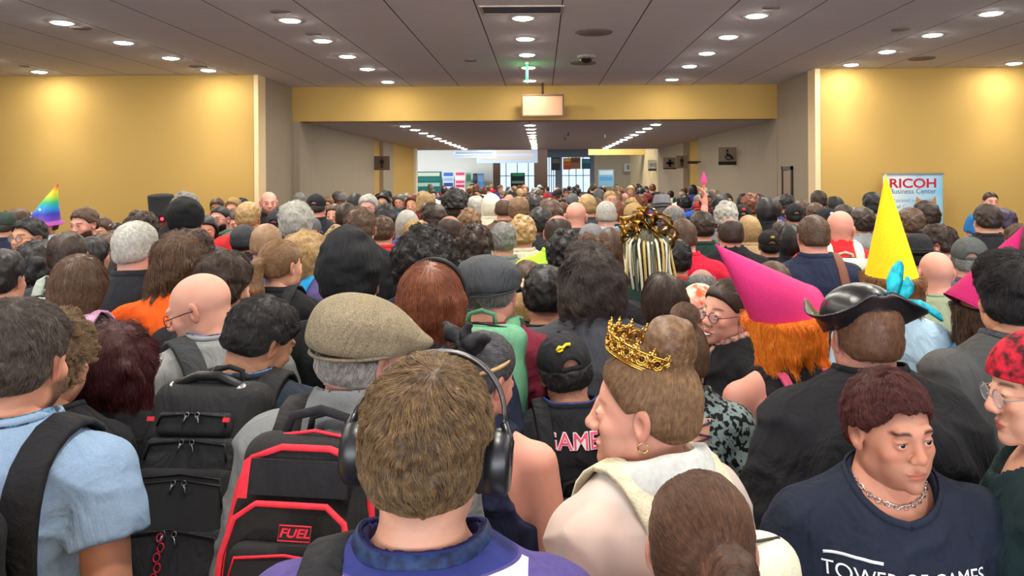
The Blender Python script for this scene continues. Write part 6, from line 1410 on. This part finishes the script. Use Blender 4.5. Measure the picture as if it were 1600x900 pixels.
for i, (x, y, d0, turn, yaw, skin, hs, hc, kd, kc, lab, op) in enumerate(MID):
    if op.get('skip'): continue
    d = P_[i][1]; op = dict(op); hat = op.get('hat'); hair = (op.get('hair2') or hs, hc) if (op.get('hair2') or hs) else None
    if hat and hat[0] == 'cap' and hair and hair[0] in ('crop', 'short'): hair = ('crop', hc)
    if op.get('rainbow'): hat = (rainbow_hat, rainbow_mat())
    pose = None
    if op.get('raise_'): pose = dict(L=REST['L'], R=[(.185, -.01, 1.42), (.27, .16, 1.47), (.30, .22, 1.72)])
    ytop = y + (8 * 4 / d if hat and hat[0] in ('flat',) else 0)
    tm = None; rs_ = .0045 if d < 3.4 else .0055 if d < 6.2 else .007
    pitch = (0, 4, 8)[i % 3]
    h = person(lab, x, ytop, d, turn + ((i * 53) % 9 - 4 if turn == 0 else 0), (yaw, pitch, (-3, 0, 3)[(i // 3) % 3] if d < 5 else 0), skin, hair, (kd, kc), hat=hat, fem=bool(op.get('fem')), g=op.get("g", (1.0, 1.14)[i % 2]), res=rs_, sres=.012 if d < 3.4 else .016 if d < 5 else .02, eye=bool(op.get('eye')), specs=op.get('specs'), beard=op.get('beard', 0),
               strands=op.get('strands', 0) or (900 if (d < 5.2 and hair) else 0), sr=.0007 if d > 3.2 else .0005, hatd=.02 if hat else 0, pose=pose, ha=op.get('ha'))
    R_ = h['root']
    if op.get('bag'): backpack(h, op['bag'][1], op['bag'][0], **op['bag'][2])
    if op.get('band'): child_head(h, MB().tube([((.099 + .0) * math.cos(a), .015, .035 + .108 * math.sin(a)) for a in np.linspace(-.1, PI + .1, 30)], .007, 8), 'headband', mat((24, 22, 24), .6, 'cloth'))
    if op.get('topglasses'): g_ = glasses(R_, mat((30, 30, 34), .3, 'metal'), round_=False); g_.matrix_basis = h['H'] @ Matrix.Translation((0, -.03, .10)) @ Matrix.Rotation(math.radians(50), 4, 'X')
    if op.get('rainbow'):
        for (a, z) in ((-1.9, .07), (-1.2, .12), (-1.4, .05), (-2.3, .11), (1.2, .07), (1.9, .1), (1.5, .04)):
            st = MB(); rr = .118 * (1 - z / .3) + .004; ce = Vector((rr * math.cos(a) - .48 * z, -.012 + rr * math.sin(a), .035 + z)); u = Vector((-math.sin(a), math.cos(a), 0)); w = Vector((0, 0, 1)); pts = [ce + u * (.016 if k % 2 == 0 else .007) * math.sin(k * PI / 5) + w * (.016 if k % 2 == 0 else .007) * math.cos(k * PI / 5) for k in range(10)]
            n_ = Vector((math.cos(a), math.sin(a), .3)) * .004; st.add([p + n_ for p in pts] + [ce + n_ * 1.3], [(k, (k + 1) % 10, 10) for k in range(10)]); st.build('star', mat((240, 240, 245), .7, 'print'), h['hat'])
    if op.get('led'):
        o = MB().lathe([(0, .17), (.098, .168), (.104, .16), (.100, .02), (.13, .012), (.13, .006), (.096, .006)], 36, Matrix.Translation((0, -.012, .02))).build('box_hat', mat((24, 24, 27), .8, 'felt'), R_, h['H'])
        for s_, c in ((1, (30, 230, 140)), (-1, (255, 40, 60))): e_ = MB().torus((s_ * .036, .105, .0), .024, .007, (0, 1, 0), 20, 8).build('goggle', mat((30, 30, 32), .3, 'metal'), R_, h['H']); MB().sphere((s_ * .036, .108, .0), (.014, .006, .014), 12, 8).build('lamp', mat(c, .4, 'glow', emit=5), e_)
    if op.get('goggle'):
        for s_ in (1, -1): child_head(h, MB().torus((s_ * .036, .095, .085), .026, .008, (0, 1, .4), 20, 8), 'goggle', mat((150, 150, 140), .25, 'metal', metal=1))
    if op.get('badge'): MB().sphere((0, -.116, .078), (.018, .006, .012), 12, 8).build('cap_emblem', mat(op['badge'], .6, 'cloth'), h['hat'])
    if op.get('ears'):
        for s_ in (1, -1): child_head(h, MB().lathe([(.032, 0), (.018, .035), (.002, .065)], 12, Matrix.Translation((s_ * .055, -.01, .118)) @ Matrix.Rotation(s_ * .35, 4, 'Y') @ Matrix.Diagonal((1, .4, 1, 1))), 'fox_ear', mat((156, 108, 64), .9, 'felt'))
    if op.get('we'): shirt_text(h, 'WE', .075, mat((70, 90, 50), .8, 'print'), -.0, 1.34, side=-1)
    if op.get('yellow'): shirt_text(h, 'YO-CREW', .065, mat((220, 210, 60), .8, 'print'), 0, 1.36, side=-1)
    if op.get('sash'):
        p, n = strap_path(h['shirt_f'], .13, .06); MB().ribbon(p, n, .055, .010).build('shoulder_strap', mat(op['sash'], .7, 'leather'), R_)
    if op.get('floral'):
        fm = mat((226, 214, 190), .9, 'cloth', (230, 96, 50), 30); h['shirt'].material_slots[0].material = fm
    if op.get('orange'):
        om = mat((236, 84, 40), .6, 'cloth', (250, 220, 200), 24)
        link('helmet', cached('helm', lambda: sdfmesh(lambda P: smax(smax(ell(P, (0, -.014, .034), (.096, .116, .104)), -(P[:, 2] + .05 - P[:, 1] * .5), .006), -ell(P, (0, .02, -.03), (.075, .12, .10)), .004), (-.11, -.14, -.08), (.11, .12, .15), .005)), om, R_, h['H'])
    if op.get('raise_'):
        t = worn('toy_wand', 'small orange and pink stick held up in the raised hand', 'toy', h, None, False); t.matrix_basis = t.matrix_basis @ Matrix.Translation((.30, .24, 1.78))
        MB().tube([(0, 0, -.04), (0, 0, .13)], .009, 8).build('stick', mat((216, 110, 70), .6, 'plastic'), t); MB().lathe([(.022, .11), (.026, .13), (.004, .20)], 16).build('tip', mat((230, 70, 130), .6, 'plastic'), t)
    if op.get('braids'):
        rs2 = np.random.RandomState(4)
        for k in range(30):
            a = math.radians(-160 + 140 * (k % 15) / 14); r0 = .10 + .02 * (k // 15); L_ = .34 + rs2.rand() * .1; pts = []
            for q in range(10):
                t_ = q / 9; rr_ = r0 * min(1, .2 + t_ * 3.5); pts.append((math.cos(a) * (rr_ + .012 * math.sin(t_ * 5 + k)), -.02 + math.sin(a) * (rr_ * (1 + .15 * t_)) + .006 * math.cos(t_ * 7 + k), .125 - t_ * L_))
            child_head(h, MB().tube(pts, .0062, 6), 'braid', mat([(226, 222, 196), (196, 170, 100), (210, 208, 190), (90, 100, 80)][k % 4], .6, 'hair'))
        GF = mat((214, 170, 82), .3, 'foil', (150, 104, 40), 40, .4, metal=.8)
        for (a, r_, z) in ((0, .07, .13), (40, .085, .11), (80, .09, .13), (120, .085, .11), (160, .075, .13), (200, .08, .09), (-20, .10, .08), (60, .05, .16), (110, .05, .165), (-40, .11, .04)):
            a = math.radians(a); mb = MB(); c = Vector((math.cos(a) * r_, -.07, z)); mb.ribbon([c + Vector((math.cos(a) * .045 * math.cos(q), -.03 * math.sin(q * 2), .04 * math.sin(q))) for q in np.linspace(0, 2 * PI, 18)], [(math.cos(q), .3, math.sin(q)) for q in np.linspace(0, 2 * PI, 18)], .05, .002); child_head(h, mb, 'bow_loop', GF)
# ---------------------------------------------------------------- far rows: everyone still an object of their own
FR = random.Random(11); hs_ = ['short', 'crop', 'neat', 'bushy', 'curly', 'long', 'bob', 'mop', 'balding', 'shag', 'bun', None]
hn = dict(short='short', crop='cropped', neat='neat', bushy='bushy', curly='curly', long='long', bob='bobbed', mop='mop-like', balding='thinning', shag='shaggy', bun='tied-up')
hcs = ['black', 'dbrown', 'brown', 'dbrown', 'black', 'lbrown', 'blond', 'grey', 'auburn', 'black']; hcn = dict(black='black', dbrown='dark brown', brown='brown', lbrown='light brown', blond='blond', grey='grey', auburn='auburn')
cls = ['black', 'navy', 'char', 'grey', 'black', 'white', 'dgreen', 'maroon', 'blue', 'teal', 'purple', 'red', 'cream']; cn = dict(black='black', navy='navy', char='charcoal', grey='grey', white='white', dgreen='dark green', maroon='maroon', blue='blue', teal='teal', purple='purple', red='red', cream='cream')
placed = [(a[0] * a[1], a[1]) for a in P_] + FIXED; used_l = {}
def region(x):
    for lim, n in ((620, 'before the left corridor wall'), (690, 'before the teal poster'), (760, 'before the striped posters'), (815, 'before the dark standing sign'), (860, 'beneath the middle lights'), (925, 'beneath the hanging banners'), (990, 'before the beige far wall'), (1040, 'before the ribbed cream wall'), (1110, 'near the cross sign'), (2000, 'before the right taupe wall')):
        if x < lim: return n
n_far = 0; tries = 0
while n_far < 176 and tries < 9000:
    tries += 1
    d = 7.2 + (FR.random() ** 1.15) * 25; X = FR.uniform(-3.75, 3.65) if d > 11 else FR.uniform(-4.3, 4.2) if d < 27 else FR.uniform(-3.5, 3.6)
    if d > 27: X = FR.uniform(-2.5, 4)
    R = .50 + max(0, d - 9) * .012
    if any((X - a) ** 2 + (d - b) ** 2 < R * R for a, b in placed): continue
    xp = VX + X / d * F
    if (d < 9.5 and not 585 < xp < 1330): continue
    placed.append((X, d)); ht = min(1.86, max(1.56, FR.gauss(1.735, .065))); y = VY + (CAMZ - ht) / d * F
    hs1 = FR.choice(hs_); hc1 = FR.choice(hcs); sk = FR.choice(['fair', 'pink', 'tan', 'olive', 'fair', 'brown', 'dark', 'pale']); kc1 = FR.choice(cls); fem = hs1 in ('long', 'bob', 'bun', 'shag') and FR.random() < .8
    face = FR.random() < (.45 if xp < 800 else .25); turn = FR.choice([172, 180, 188]) if face else FR.choice([-8, 0, 8]); hat = None; hw_ = ''
    if FR.random() < .14: hat = ('cap' if FR.random() < .7 else 'beanie', FR.choice([(30, 30, 34), (60, 64, 80), (226, 226, 222), (110, 112, 114), (150, 40, 44)])); hw_ = 'in a %s' % hat[0]
    depth = 'front' if d < 11 else 'middle' if d < 17 else 'rear' if d < 25 else 'farthest'
    hl = 'bald' if hs1 is None else '%s %s-haired' % (hn[hs1], hcn[hc1])
    lab = '%s %s%s top, %s, %s, %s rows' % (hl, ('in %s, ' % hat[0]) if hat else '', cn[kc1], 'facing camera' if face else 'from behind', region(xp), depth)
    person(lab, xp, y, d, turn, (FR.choice([0, 0, -20, 20]), FR.choice([0, 5]), 0), sk, (hs1, hc1) if hs1 else None, (FR.choice(['tee', 'tee', 'hoodie']), kc1), hat=hat, fem=fem, g=FR.choice([1.0, 1.15]), res=.0085, sres=.02, eye=face and d < 12, group='people in the far rows')
    n_far += 1
print('far', n_far, 'tries', tries)
